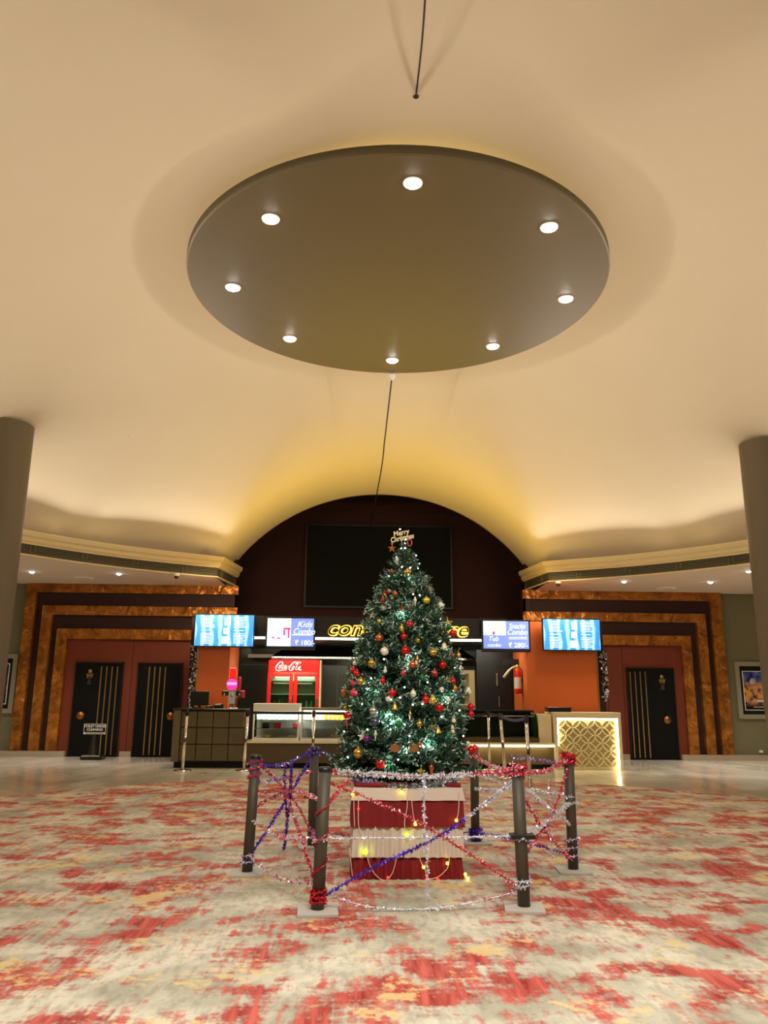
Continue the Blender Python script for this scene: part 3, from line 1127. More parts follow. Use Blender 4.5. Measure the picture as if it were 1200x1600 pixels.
# ---- screens
SB = bpy.data.materials.new('menu_screen_blue')
SB.use_nodes = True
nt = SB.node_tree
b_ = nt.nodes['Principled BSDF']
tc_ = nt.nodes.new('ShaderNodeTexCoord').outputs['Object']
wv_ = nt.nodes.new('ShaderNodeTexWave')
wv_.inputs['Scale'].default_value = 1.6
wv_.inputs['Distortion'].default_value = 5.0
wv_.inputs['Detail'].default_value = 1.5
nt.links.new(tc_, wv_.inputs['Vector'])
cc_ = nmix(nt, ramp(nt, wv_.outputs['Fac'], 0.45, 0.95), lin((48, 128, 212)), lin((128, 196, 244)))
nt.links.new(cc_, b_.inputs['Base Color'])
nt.links.new(cc_, b_.inputs['Emission Color'])
b_.inputs['Emission Strength'].default_value = 1.15


def screen_body(cx, y, z0, z1, w_, label, bez=0.035, group='menu screens over the stand'):
    e = empty('menu_screen', (cx, y, z0), label, 'screen', group)
    x0, x1 = cx - w_ / 2, cx + w_ / 2
    part(MB().box(x0, x1, y, y + 0.07, z0, z1, bev=0.008), 'housing', M['black'], e)
    part(MB().box(cx - 0.1, cx + 0.1, y + 0.07, SY, (z0 + z1) / 2 - 0.1, (z0 + z1) / 2 + 0.1), 'bracket', M['black'], e)
    return e


def rects(e, y, lst, name, m_):
    q = MB()
    for x0, x1, z0, z1 in lst:
        q.box(x0, x1, y - 0.004, y, z0, z1)
    return part(q, name, m_, e)


def menu_board(cx, label, seed):
    rnd = random.Random(seed)
    y, z0, z1, w_ = SY - 0.28, 2.50, 3.23, 1.34
    e = screen_body(cx, y, z0, z1, w_, label, group='large blue menu screens')
    x0, x1 = cx - w_ / 2 + 0.025, cx + w_ / 2 - 0.025
    part(MB().box(x0, x1, y - 0.006, y, z0 + 0.025, z1 - 0.025), 'display', SB, e)
    H_ = z1 - z0 - 0.05
    for col0, col1 in ((0.10, 0.34), (0.66, 0.90)):
        ln = []
        for r in range(17):
            if r in (7, 9):
                continue
            z = z1 - 0.07 - r * (H_ - 0.07) / 17
            a = x0 + (x1 - x0) * col0
            b = x0 + (x1 - x0) * (col1 - rnd.random() * 0.08)
            ln.append((a, b, z - 0.011, z))
        rects(e, y - 0.006, ln, 'menu_text', M['scr_white'])
    rects(e, y - 0.006, [(x0 + 1.29 * 0.47, x0 + 1.29 * 0.59, z0 + 0.07, z0 + 0.23), (x0 + 1.29 * 0.49, x0 + 1.29 * 0.59, z0 + 0.29, z0 + 0.42), (x0 + 1.29 * 0.50, x0 + 1.29 * 0.60, z0 + 0.48, z0 + 0.65)], 'menu_picture', M['scr_white'])
    rects(e, y - 0.0101, [(x0 + 1.29 * 0.51, x0 + 1.29 * 0.56, z0 + 0.12, z0 + 0.20), (x0 + 1.29 * 0.52, x0 + 1.29 * 0.56, z0 + 0.31, z0 + 0.36), (x0 + 1.29 * 0.53, x0 + 1.29 * 0.57, z0 + 0.52, z0 + 0.60)], 'menu_picture', mat('screen_rose', (240, 190, 200), 0.4, emit=(240, 190, 205), estr=1.0))
    return e


menu_board(-2.78, 'large blue menu screen, leftmost of the four over the stand', 3)
menu_board(5.03, 'large blue menu screen, rightmost of the four over the stand', 5)
# kids combo screen
y = SY - 0.12
e = screen_body(-1.325, y, 2.47, 3.20, 1.12, 'smaller menu screen reading Kids Combo, left of the yellow sign', group='combo screens')
z0, z1, x0, x1 = 2.545, 3.165, -1.845, -0.805
part(MB().box(x0, x1, y - 0.006, y, z0, z1), 'display', M['scr_peri'], e)
xm = x0 + 0.53
rects(e, y - 0.006, [(x0, xm, z0, z1)], 'picture_ground', M['scr_mint'])
rects(e, y - 0.010, [(x0 + 0.02, x0 + 0.18, z0 + 0.22, z1 - 0.01), (xm - 0.16, xm - 0.02, z0 + 0.40, z1 - 0.01)], 'picture_popcorn', M['scr_cream'])
rects(e, y - 0.014, [(xm - 0.17, xm - 0.13, z0 + 0.24, z0 + 0.36), (xm - 0.07, xm - 0.035, z0 + 0.18, z0 + 0.38), (xm - 0.17, xm - 0.01, z0 + 0.37, z0 + 0.41), (x0 + 0.10, x0 + 0.17, z0 + 0.17, z0 + 0.20), (x0 + 0.22, x0 + 0.30, z0 + 0.16, z0 + 0.19)], 'picture_drink', M['scr_pink'])
lettering('Kids', 0.19, M['scr_white'], e, (0.31, -0.012, 0.56), shear=0.3)
lettering('Combo', 0.20, M['scr_white'], e, (0.30, -0.012, 0.40), shear=0.3, sx=0.80)
rects(e, y - 0.006, [(xm + 0.02, x1 - 0.03, z0 + 0.245, z0 + 0.262)], 'rule', M['scr_white'])
lettering('₹ 180/-', 0.155, M['scr_white'], e, (0.33, -0.012, 0.15))
# snacks combo screen
e = screen_body(3.56, y, 2.47, 3.20, 1.12, 'smaller menu screen reading Snacks Combo, right of the yellow sign', group='combo screens')
x0, x1 = 3.04, 4.08
part(MB().box(x0, x1, y - 0.006, y, z0, z1), 'display', M['scr_peri'], e)
xm = x0 + 0.52
rects(e, y - 0.006, [(x0, xm, z0 + 0.30, z1)], 'picture_ground', M['scr_mint'])
rects(e, y - 0.010, [(x0 + 0.20, xm - 0.03, z0 + 0.36, z1 - 0.02)], 'picture_popcorn', M['scr_cream'])
rects(e, y - 0.014, [(x0 + 0.21, x0 + 0.26, z0 + 0.31, z0 + 0.38)], 'picture_drink', M['scr_pink'])
lettering('Snacks', 0.17, M['scr_white'], e, (0.25, -0.012, 0.58), shear=0.3, sx=0.82)
lettering('Combo', 0.18, M['scr_white'], e, (0.25, -0.012, 0.44), shear=0.3, sx=0.84)
rects(e, y - 0.006, [(xm + 0.06, x1 - 0.04, z0 + 0.25, z0 + 0.262), (xm + 0.06, x1 - 0.04, z0 + 0.215, z0 + 0.227)], 'rule', M['scr_white'])
lettering('Tub', 0.15, M['scr_white'], e, (-0.30, -0.012, 0.29), shear=0.3)
lettering('combo', 0.11, M['scr_white'], e, (-0.28, -0.012, 0.15), shear=0.3)
lettering('₹ 280/-', 0.15, M['scr_white'], e, (0.27, -0.012, 0.15))

# ---- red drinks fridge
FY = 20.3
fx0, fx1 = -2.02, -0.72
e = empty('drinks_fridge', ((fx0 + fx1) / 2, FY + 0.35, 0), 'tall red two-door drinks fridge with white script lettering, behind the counter', 'fridge')
b = MB()
b.box(fx0, fx0 + 0.05, FY, FY + 0.7, 0.1, 2.36).box(fx1 - 0.05, fx1, FY, FY + 0.7, 0.1, 2.36).box(fx0, fx1, FY + 0.66, FY + 0.72, 0.1, 2.36)
b.box(fx0, fx1, FY, FY + 0.7, 2.06, 2.36).box(fx0, fx1, FY, FY + 0.7, 0.0, 0.30)
part(b, 'cabinet', M['red_metal'], e)
part(MB().box(fx0 + 0.02, fx1 - 0.02, FY - 0.04, FY, 2.04, 2.34, bev=0.01), 'light_box', M['red_lit'], e)
part(MB().box(fx1 - 0.005, fx1 + 0.03, FY - 0.02, FY + 0.7, 0.1, 2.35), 'side_panel', M['cream'], e)
part(MB().box(fx0 + 0.06, fx1 - 0.06, FY + 0.58, FY + 0.65, 0.31, 2.05), 'lining', M['fridge_in'], e)
for z in (0.75, 1.10, 1.50, 1.83):
    part(MB().box(fx0 + 0.06, fx1 - 0.06, FY + 0.12, FY + 0.57, z, z + 0.02), 'shelf', M['paleblue'], e)
fm = (fx0 + fx1) / 2
for dx0, dx1, hx in ((fx0 + 0.01, fm - 0.01, fm - 0.05), (fm + 0.01, fx1 - 0.01, fx1 - 0.06)):
    dr = part(MB().box(dx0, dx0 + 0.09, FY - 0.05, FY - 0.005, 0.32, 2.02).box(dx1 - 0.09, dx1, FY - 0.05, FY - 0.005, 0.32, 2.02).box(dx0 + 0.09, dx1 - 0.09, FY - 0.05, FY - 0.005, 1.93, 2.02).box(dx0 + 0.09, dx1 - 0.09, FY - 0.05, FY - 0.005, 0.32, 0.42), 'door', M['red_metal'], e)
    part(MB().box(dx0 + 0.09, dx1 - 0.09, FY - 0.03, FY - 0.022, 0.42, 1.93), 'pane', M['glass_green'], dr)
    part(MB().box(hx - 0.03, hx + 0.03, FY - 0.09, FY - 0.05, 1.22, 1.42, bev=0.01), 'handle', M['red_metal'] if hx < fm else M['bronze'], dr)
part(MB().box(fx0 + 0.15, fm - 0.1, FY + 0.1, FY + 0.12, 1.76, 1.79).box(fm + 0.1, fx1 - 0.2, FY + 0.1, FY + 0.12, 1.76, 1.79), 'price_rail', M['white'], e)
# script logo drawn as ribbons
LW, LH = 590.0, 195.0


def strokes(lst, x0, z0, sc, y, th0=9):
    q = MB()
    for th, pts in lst:
        P = smooth_path([Vector(((px - 245), 0, (375 - py))) for px, py in pts], 5)
        n = len(P)
        vs = []
        for i, p in enumerate(P):
            t = (P[min(i + 1, n - 1)] - P[max(i - 1, 0)])
            t = t.normalized() if t.length > 0 else Vector((1, 0, 0))
            nn = Vector((-t.z, 0, t.x))
            wdt = th * (0.55 + 0.45 * math.sin(PI * min(1, (i + 0.5) / n)))
            for s_ in (1, -1):
                for yy in (0, 0.012):
                    c_ = p + nn * wdt * s_
                    vs.append((x0 + c_.x * sc, y - yy, z0 + c_.z * sc))
        fs = []
        for i in range(n - 1):
            a = i * 4
            fs += [(a + 1, a + 3, a + 7, a + 5), (a, a + 1, a + 5, a + 4), (a + 2, a + 6, a + 7, a + 3)]
        q.add(vs, fs)
    return q


def loop(cx, cy, rx, ry, tilt=0.35, n=10):
    out = []
    for k in range(n + 1):
        a = 2 * PI * k / n
        x, y = rx * math.cos(a), ry * math.sin(a)
        out.append((cx + x - y * tilt, cy + y))
    return out


logo = [(11, [(372, 245), (402, 222), (396, 192), (352, 188), (300, 232), (260, 300), (264, 352), (312, 370), (400, 358), (490, 352)]),
        (8, loop(345, 292, 18, 36)), (8, [(436, 262), (414, 252), (388, 300), (394, 328), (432, 312)]),
        (8, loop(458, 292, 16, 34)), (8, [(486, 256), (470, 300), (474, 328), (500, 310)]), (7, [(502, 286), (540, 276)]),
        (12, [(668, 238), (706, 218), (690, 188), (648, 190), (592, 236), (548, 300), (552, 352), (592, 362), (634, 330)]),
        (8, loop(628, 304, 17, 34)), (8, [(742, 192), (718, 240), (684, 318), (690, 352), (716, 340)]),
        (8, loop(752, 316, 17, 34)), (8, [(790, 268), (768, 320), (776, 358), (812, 340)]),
        (6, [(690, 188), (760, 182), (790, 196), (756, 226)])]
part(strokes(logo, fx0 + 0.19, 2.075, 0.001155, FY - 0.042), 'lettering', M['white_lit'], e)
# bottles inside
rndb = random.Random(4)
for zz in (1.12, 1.52):
    for k in range(9):
        x = fx0 + 0.17 + k * 0.125 + (0.05 if k > 4 else 0)
        bt = MB().lathe([(0.035, 0), (0.038, 0.02), (0.038, 0.15), (0.016, 0.21), (0.014, 0.25), (0.016, 0.255), (0.005, 0.26)], x, FY + 0.22, zz, 12)
        if zz < 1.5:
            whole(bt, 'bottle', M['food_green'], 'green bottle standing behind the red fridge doors', 'bottle', 'bottles in the red fridge')
spot = bpy.data.lights.new('fridge_lamp', 'AREA'); spot.energy = 26; spot.color = (0.85, 1.0, 0.85); spot.size = 1.0
so = bpy.data.objects.new('fridge_lamp', spot); COL.objects.link(so); so.location = (fm, FY + 0.15, 2.02); so.rotation_euler = (R(-12), 0, 0)

# ---- left counter with square stone tiles
CY = 17.2
cx0, cx1 = -3.62, -2.13
e = empty('tiled_counter', ((cx0 + cx1) / 2, CY + 0.35, 0), 'dark stone-tiled service counter at the left end of the stand', 'counter')
part(MB().box(cx0, cx1, CY + 0.03, CY + 0.7, 0.12, 1.15), 'body', M['tile_gap'], e)
part(MB().box(cx0 + 0.05, cx1 - 0.02, CY + 0.08, CY + 0.65, 0.0, 0.12), 'plinth', M['black_matt'], e)
t = MB()
for i in range(4):
    for j in range(3):
        xa = cx0 + 0.17 + i * 0.33
        za = 0.14 + j * 0.335
        t.box(xa, xa + 0.315, CY, CY + 0.03, za, za + 0.32, bev=0.008)
part(t, 'tile_facing', M['tile'], e)
part(MB().box(cx0 + 0.0, cx0 + 0.15, CY - 0.005, CY + 0.03, 0.12, 1.15), 'side_trim', M['taupe'], e)
part(MB().box(cx0 - 0.02, cx1 + 0.0, CY - 0.03, CY + 0.72, 1.15, 1.185, bev=0.006), 'worktop', M['black_gloss'], e)

# ---- long display counter base
bx0, bx1 = -2.10, 4.36
e = empty('display_counter', ((bx0 + bx1) / 2, CY + 0.4, 0), 'long low brown counter base carrying the glass food cases', 'counter')
part(MB().box(bx0, bx1, CY + 0.08, CY + 0.85, 0.10, 0.46), 'body', M['wood'], e)
part(MB().box(bx0 + 0.05, bx1 - 0.05, CY + 0.14, CY + 0.8, 0.0, 0.10), 'plinth', M['black_matt'], e)
part(MB().box(bx0, bx1, CY, CY + 0.88, 0.50, 0.54), 'ledge', M['cream'], e)
part(MB().box(bx0, bx1, CY + 0.08, CY + 0.86, 0.46, 0.50), 'ledge_support', M['wood'], e)
part(MB().box(1.9, bx1, CY + 0.0, CY + 0.03, 0.455, 0.498), 'led_strip', M['led_ledge'], e)


def flat_case(x0, x1, label, z_top, thick_top):
    e = empty('display_case', ((x0 + x1) / 2, CY + 0.4, 0.54), label, 'display case')
    y0, y1 = CY + 0.04, CY + 0.82
    f_ = MB()
    f_.box(x0, x1, y0, y1, 0.54, 0.60)
    for x in (x0, x1 - 0.03):
        f_.box(x, x + 0.03, y0, y0 + 0.03, 0.60, z_top)
        f_.box(x, x + 0.03, y1 - 0.03, y1, 0.60, z_top)
    part(f_, 'frame', M['white'], e)
    part(MB().box(x0, x1, y0 - (0.03 if thick_top else 0), y1, z_top, z_top + (0.16 if thick_top else 0.05), bev=0.01), 'top', M['white'] if thick_top else M['steel'], e)
    part(MB().box(x0 + 0.03, x1 - 0.03, y1 - 0.05, y1 - 0.03, 0.60, z_top), 'back_panel', M['white'], e)
    part(MB().box(x0 + 0.03, x1 - 0.03, y0 + 0.005, y0 + 0.011, 0.62, z_top), 'pane', M['glass'], e)
    for z in (0.78, 0.96):
        part(MB().box(x0 + 0.03, x1 - 0.03, y0 + 0.06, y1 - 0.08, z, z + 0.012), 'shelf', M['steel'], e)
    part(MB().box(x0 + 0.05, x1 - 0.05, y0 + 0.04, y0 + 0.06, z_top - 0.03, z_top - 0.01), 'lamp', M['led'], e)
    dl_ = bpy.data.lights.new('case_lamp', 'AREA')
    dl_.energy = 30
    dl_.color = (0.92, 1.0, 0.97)
    dl_.shape = 'RECTANGLE'
    dl_.size = (x1 - x0) * 0.85
    dl_.size_y = 0.2
    lo_ = bpy.data.objects.new('case_lamp', dl_)
    COL.objects.link(lo_)
    lo_.location = ((x0 + x1) / 2, y0 + 0.2, z_top - 0.02)
    return e


flat_case(-1.98, -1.02, 'glass food case with a thick white top, nearest the tiled counter', 1.14, True)
flat_case(-0.98, 0.10, 'glass food case holding orange snacks, just left of the tree', 1.17, False)
# food in the cases
rf = random.Random(11)
for k in range(5):
    x = -1.90 + k * 0.115
    whole(MB().lathe([(0.03, 0), (0.042, 0.09), (0.044, 0.095), (0.01, 0.10)], x, CY + 0.25, 0.972, 12), 'paper_cup', M['food_white'], 'white cup on the upper shelf of the white-topped case', 'cup', 'white cups in the food case')
for k in range(6):
    x = -0.50 + k * 0.095
    whole(MB().box(x, x + 0.075, CY + 0.2, CY + 0.32, 0.972, 1.09, bev=0.008), 'snack_box', M['food_orange'], 'orange snack box on the upper shelf of the case beside the tree', 'snack', 'orange snack boxes')
for k in range(7):
    x = -0.33 + k * 0.065
    whole(MB().sphere((x, CY + 0.2 + rf.random() * 0.05, 0.642), 0.035, 12, 8, sz=0.85), 'bread_roll', M['food_yellow'], 'yellow roll on the floor of the case beside the tree', 'snack', 'yellow rolls')
for k, (x, m_) in enumerate(((-1.75, 'food_yellow'), (-1.25, 'food_yellow'), (-1.80, 'black'), (-1.55, 'red_metal'), (-1.16, 'o_pink'))):
    whole(MB().box(x, x + 0.13, CY + 0.25, CY + 0.45, 0.792 if k > 1 else 0.602, 0.90 if k > 1 else 0.65, bev=0.008), 'food_tray', M[m_],
          ('yellow tray at the bottom left of the white-topped case', 'yellow tray at the bottom right of the white-topped case', 'black carton on the lower shelf of the white-topped case',
           'red carton on the lower shelf of the white-topped case', 'pink carton on the lower shelf of the white-topped case')[k], 'food tray')
# curved glass case on the right
x0, x1 = 1.2, 4.05
e = empty('curved_display_case', ((x0 + x1) / 2, CY + 0.4, 0.54), 'long empty food case with a slanted curved glass front, right of the tree', 'display case')
part(MB().box(x0, x1, CY + 0.05, CY + 0.82, 0.54, 0.64), 'base', M['wood'], e)
gl = MB()
prof = [(CY + 0.06, 0.64), (CY + 0.07, 0.80), (CY + 0.11, 0.95), (CY + 0.18, 1.08), (CY + 0.28, 1.17)]
vs = []
for x in (x0 + 0.02, x1 - 0.02):
    for yy, z in prof:
        vs.append((x, yy, z))
    for yy, z in prof:
        vs.append((x, yy + 0.008, z))
n = len(prof)
fs = []
for i in range(n - 1):
    fs.append((i, 2 * n + i, 2 * n + i + 1, i + 1))
    fs.append((n + i, n + i + 1, 3 * n + i + 1, 3 * n + i))
gl.add(vs, fs, 0, True)
part(gl, 'curved_pane', M['glass_green'], e)
part(MB().box(x0, x1 - 0.05, CY + 0.27, CY + 0.75, 1.17, 1.20), 'top', M['black_gloss'], e)
part(MB().tube([(x0 + 0.02, CY + 0.06, 1.08), (x1 - 0.10, CY + 0.06, 1.08)], 0.012, 8), 'rail', M['chrome'], e)
for x in (x0 + 0.02, x1 - 0.04):
    q = MB()
    q.add([(x, yy, z) for yy, z in prof] + [(x, CY + 0.80, 1.17), (x, CY + 0.80, 0.64)] + [(x + 0.012, yy, z) for yy, z in prof] + [(x + 0.012, CY + 0.80, 1.17), (x + 0.012, CY + 0.80, 0.64)],
          [tuple(range(n + 2)), tuple(range(2 * n + 3, n + 1, -1))])
    part(q, 'end_pane', M['glass_green'], e)
part(MB().box(x0, x1, CY + 0.76, CY + 0.82, 0.64, 1.17), 'back_panel', M['black_gloss'], e)
part(MB().box(x1, x1 + 0.28, CY + 0.1, CY + 0.80, 0.54, 1.12), 'end_panel', M['cream'], e)

# ---- white counter with back-lit lattice front
wx0, wx1 = 4.36, 5.80
e = empty('lattice_counter', ((wx0 + wx1) / 2, CY + 0.4, 0), 'white counter whose interlaced-circle lattice front is edge-lit in warm white, right end of the stand', 'counter')
part(MB().box(wx0, wx1, CY + 0.06, CY + 0.8, 0.0, 1.13), 'body', M['cream'], e)
part(MB().box(wx0, wx1, CY - 0.02, CY + 0.82, 1.13, 1.17, bev=0.006), 'worktop', M['cream'], e)
part(MB().box(wx0, wx0 + 0.07, CY + 0.0, CY + 0.06, 0.0, 1.13).box(wx1 - 0.07, wx1, CY, CY + 0.06, 0.0, 1.13).box(wx0 + 0.07, wx1 - 0.07, CY, CY + 0.06, 1.05, 1.13), 'frame', M['cream'], e)
part(MB().box(wx1 - 0.095, wx1 - 0.075, CY + 0.005, CY + 0.03, 0.04, 1.05).box(wx0 + 0.09, wx1 - 0.09, CY + 0.005, CY + 0.03, 1.025, 1.045).box(wx0 + 0.075, wx0 + 0.09, CY + 0.005, CY + 0.03, 0.5, 1.05), 'led_strip', M['led_lattice'], e)
lat = MB()
sp = 0.312
rr = sp / 2
lx0, lx1, lz0, lz1 = wx0 + 0.10, wx1 - 0.10, 0.06, 1.02
for i in range(-1, 11):
    for j in range(-1, 8):
        if (i + j) % 2:
            continue
        cx_ = lx0 + i * sp / 2
        cz_ = lz0 + 0.01 + j * sp / 2
        seg = 40
        run = []
        for k in range(seg + 1):
            a = 2 * PI * k / seg
            x = cx_ + rr * math.cos(a)
            z = cz_ + rr * math.sin(a)
            if lx0 <= x <= lx1 and lz0 <= z <= lz1:
                run.append((x, CY + 0.042, z))
            else:
                if len(run) > 1:
                    lat.tube(run, 0.012, 5)
                run = []
        if len(run) > 1:
            lat.tube(run, 0.012, 5)
part(lat, 'lattice', M['cream'], e)
part(MB().box(lx0 - 0.01, lx1 + 0.01, CY + 0.05, CY + 0.061, lz0, lz1), 'lattice_ground', mat('sand_ground', (176, 160, 108), 0.6), e)
bb = empty('cash_box', (4.62, CY + 0.35, 1.17), 'flat black box lying on the white lattice counter', 'box')
part(MB().box(4.30, 4.80, CY + 0.2, CY + 0.5, 1.17, 1.25, bev=0.008), 'body', M['black'], bb)
part(MB().box(4.28, 4.82, CY + 0.18, CY + 0.52, 1.25, 1.27, bev=0.005), 'lid', M['black_gloss'], bb)

# ---- things on the tiled counter
TZ0 = 1.185
e = empty('pos_monitor', (-3.22, CY + 0.35, TZ0), 'black till monitor standing on the tiled counter beside the orange pillar', 'monitor')
part(MB().box(-3.36, -2.97, CY + 0.33, CY + 0.37, TZ0 + 0.06, TZ0 + 0.36, bev=0.008), 'housing', M['black'], e)
part(MB().box(-3.345, -2.985, CY + 0.322, CY + 0.33, TZ0 + 0.075, TZ0 + 0.345), 'display', M['black_gloss'], e)
part(MB().box(-3.27, -3.06, CY + 0.25, CY + 0.42, TZ0, TZ0 + 0.02).box(-3.19, -3.14, CY + 0.37, CY + 0.40, TZ0, TZ0 + 0.15), 'stand', M['black'], e)
e = empty('card_terminal', (-2.93, CY + 0.2, TZ0), 'small black card terminal on the tiled counter right of the monitor', 'card terminal')
part(MB().box(-3.0, -2.86, CY + 0.15, CY + 0.33, TZ0, TZ0 + 0.06, bev=0.008), 'body', M['black'], e)
part(MB().box(-2.98, -2.90, CY + 0.145, CY + 0.15, TZ0 + 0.01, TZ0 + 0.05), 'display', M['bronze'], e)
e = empty('receipt_printer', (-2.78, CY + 0.2, TZ0), 'small dark receipt printer on the tiled counter near the soda tower', 'printer')
part(MB().box(-2.84, -2.66, CY + 0.25, CY + 0.42, TZ0, TZ0 + 0.10, bev=0.01), 'body', M['black'], e)
part(MB().box(-2.82, -2.70, CY + 0.243, CY + 0.25, TZ0 + 0.07, TZ0 + 0.095), 'paper', M['white'], e)
# soda tower
tx = -2.47
e = empty('soda_tower', (tx, CY + 0.35, TZ0), 'pink-lit soda dispenser tower on the tiled counter, in front of the orange pillar', 'drinks dispenser')
ty = CY + 0.30
part(MB().lathe([(0.13, 0), (0.13, 0.02), (0.05, 0.03)], tx, ty, TZ0, 20), 'base', M['chrome'], e)
q = MB()
q.prism([(tx - 0.06, TZ0 + 0.10), (tx + 0.06, TZ0 + 0.10), (tx + 0.075, TZ0 + 0.36), (tx - 0.075, TZ0 + 0.36)], ty - 0.06, ty + 0.06)
part(q, 'column', M['paleblue'], e)
part(MB().box(tx - 0.045, tx + 0.045, ty - 0.04, ty + 0.04, TZ0 + 0.02, TZ0 + 0.10), 'neck', M['grille'], e)
q = MB().tube([(tx + 0.13, ty, TZ0 + 0.30), (tx + 0.10, ty, TZ0 + 0.25), (tx + 0.08, ty, TZ0 + 0.18), (tx + 0.085, ty, TZ0 + 0.02)], 0.02, 8)
part(q, 'supply_pipe', M['o_pink'], e)
part(MB().box(tx - 0.22, tx + 0.22, ty - 0.05, ty + 0.05, TZ0 + 0.27, TZ0 + 0.37, bev=0.01), 'tap_bar', M['black'], e)
for sx_ in (-0.16, 0.0, 0.16):
    part(MB().lathe([(0.018, 0), (0.02, 0.05), (0.012, 0.08)], tx + sx_, ty - 0.075, TZ0 + 0.24, 10), 'tap', M['chrome'], e)
part(MB().box(tx + 0.19, tx + 0.26, ty - 0.055, ty + 0.055, TZ0 + 0.22, TZ0 + 0.38, bev=0.012), 'end_cap', M['o_pink'], e)
part(MB().lathe([(0.02, 0.0), (0.105, 0.0), (0.115, 0.03), (0.10, 0.06), (0.02, 0.06)], tx - 0.01, ty - 0.03, TZ0 + 0.50, 28, axis='y'), 'round_badge', M['magenta_lit'], e)
part(MB().box(tx - 0.11, tx + 0.09, ty - 0.10, ty - 0.088, TZ0 + 0.49, TZ0 + 0.545), 'badge_band', M['violet_lit'], e)
part(MB().box(tx + 0.12, tx + 0.17, ty - 0.02, ty + 0.04, TZ0 + 0.37, TZ0 + 0.66, bev=0.01), 'side_arm', M['o_pink'], e)
part(MB().box(tx - 0.08, tx + 0.06, ty + 0.0, ty + 0.05, TZ0 + 0.60, TZ0 + 0.85, bev=0.01), 'red_head', M['red_lit'], e)

# ---- popcorn cabinet behind the tree
px0, px1 = 0.0, 2.83
e = empty('popcorn_cabinet', ((px0 + px1) / 2, CY + 0.95, 0), 'wide cream-framed popcorn cabinet behind the counter, mostly hidden by the tree', 'popcorn machine')
yk0, yk1 = CY + 0.92, CY + 1.6
part(MB().box(px0, px1, yk0, yk1, 0.0, 1.15), 'lower_cabinet', M['black'], e)
q = MB()
for x in (px0, px0 + 1.30, px1 - 0.13):
    q.box(x, x + 0.13, yk0, yk0 + 0.06, 1.15, 1.98)
    q.box(x, x + 0.13, yk1 - 0.06, yk1, 1.15, 1.98)
q.box(px0, px1, yk0, yk1, 1.98, 2.06)
part(q, 'frame', M['cream'], e)
part(MB().box(px0 + 0.13, px1 - 0.13, yk0 + 0.02, yk0 + 0.03, 1.15, 1.98), 'pane', M['glass'], e)
part(MB().lathe([(0.16, 0), (0.20, 0.05), (0.20, 0.2), (0.1, 0.24)], 0.7, yk0 + 0.35, 1.55, 20), 'kettle', M['steel'], e)
part(MB().box(px0 + 0.13, px1 - 0.13, yk0 + 0.1, yk1 - 0.1, 1.15, 1.32, bev=0.03), 'popcorn_bed', M['o_cream'], e)

# ---- fire extinguisher on the inner side of the right pillar
ex, ey, ez = 3.93, 18.7, 1.55
e = empty('fire_extinguisher', (ex, ey, ez), 'red fire extinguisher hung on the inner side of the right orange pillar', 'fire extinguisher')
part(MB().lathe([(0.03, 0), (0.075, 0.015), (0.082, 0.04), (0.082, 0.50), (0.06, 0.56), (0.03, 0.585)], ex, ey, ez, 24), 'cylinder', M['red_metal'], e)
part(MB().lathe([(0.0835, 0.12), (0.0835, 0.38)], ex, ey, ez, 24), 'paper_label', M['white'], e)
part(MB().lathe([(0.025, 0.58), (0.03, 0.60), (0.03, 0.66), (0.015, 0.67)], ex, ey, ez, 16), 'valve', M['brass'], e)
part(MB().tube([(ex, ey, ez + 0.64), (ex - 0.12, ey - 0.02, ez + 0.60), (ex - 0.2, ey - 0.04, ez + 0.54), (ex - 0.34, ey - 0.05, ez + 0.37)], [0.014, 0.02, 0.024, 0.034], 10), 'discharge_horn', M['cream'], e)
part(MB().tube(smooth_path([(ex + 0.02, ey - 0.05, ez + 0.62), (ex + 0.09, ey - 0.06, ez + 0.52), (ex + 0.095, ey - 0.05, ez + 0.3)], 5), 0.01, 6), 'hose', M['black'], e)
part(MB().box(ex - 0.03, ex + 0.11, ey + 0.03, ey + 0.05, ez + 0.3, ez + 0.36), 'bracket', M['steel'], e)
whole(MB().box(3.66, 4.03, 19.0, 19.02, 2.22, 2.36, bev=0.004), 'notice_plate', M['black'], 'small black notice plate above the red fire extinguisher', 'sign')

# ---- hanging garlands beside the pillars
def sliver_cloud(path, radius, count, length, width, mats_pick, rnd, mbx=None):
    q = mbx or MB()
    P = [Vector(p) for p in path]
    L = [0]
    for i in range(1, len(P)):
        L.append(L[-1] + (P[i] - P[i - 1]).length)
    tot = L[-1]
    for _ in range(count):
        s_ = rnd.random() * tot
        i = 1
        while i < len(P) - 1 and L[i] < s_:
            i += 1
        f_ = (s_ - L[i - 1]) / max(1e-6, L[i] - L[i - 1])
        p = P[i - 1].lerp(P[i], f_)
        d_ = Vector((rnd.gauss(0, 1), rnd.gauss(0, 1), rnd.gauss(0, 1))).normalized()
        w_ = d_.orthogonal().normalized()
        w_.rotate(Matrix.Rotation(rnd.random() * 2 * PI, 3, d_))
        r0 = radius * 0.1
        ln = length * (0.6 + 0.6 * rnd.random())
        a = p + d_ * r0
        b = p + d_ * (r0 + ln) + w_ * (rnd.random() - 0.5) * ln * 0.5
        w_ = w_ * width * 0.5
        q.add([(a - w_)[:], (a + w_)[:], (b + w_)[:], (b - w_)[:]], [(0, 1, 2, 3)], mats_pick(s_ / tot, rnd))
    return q


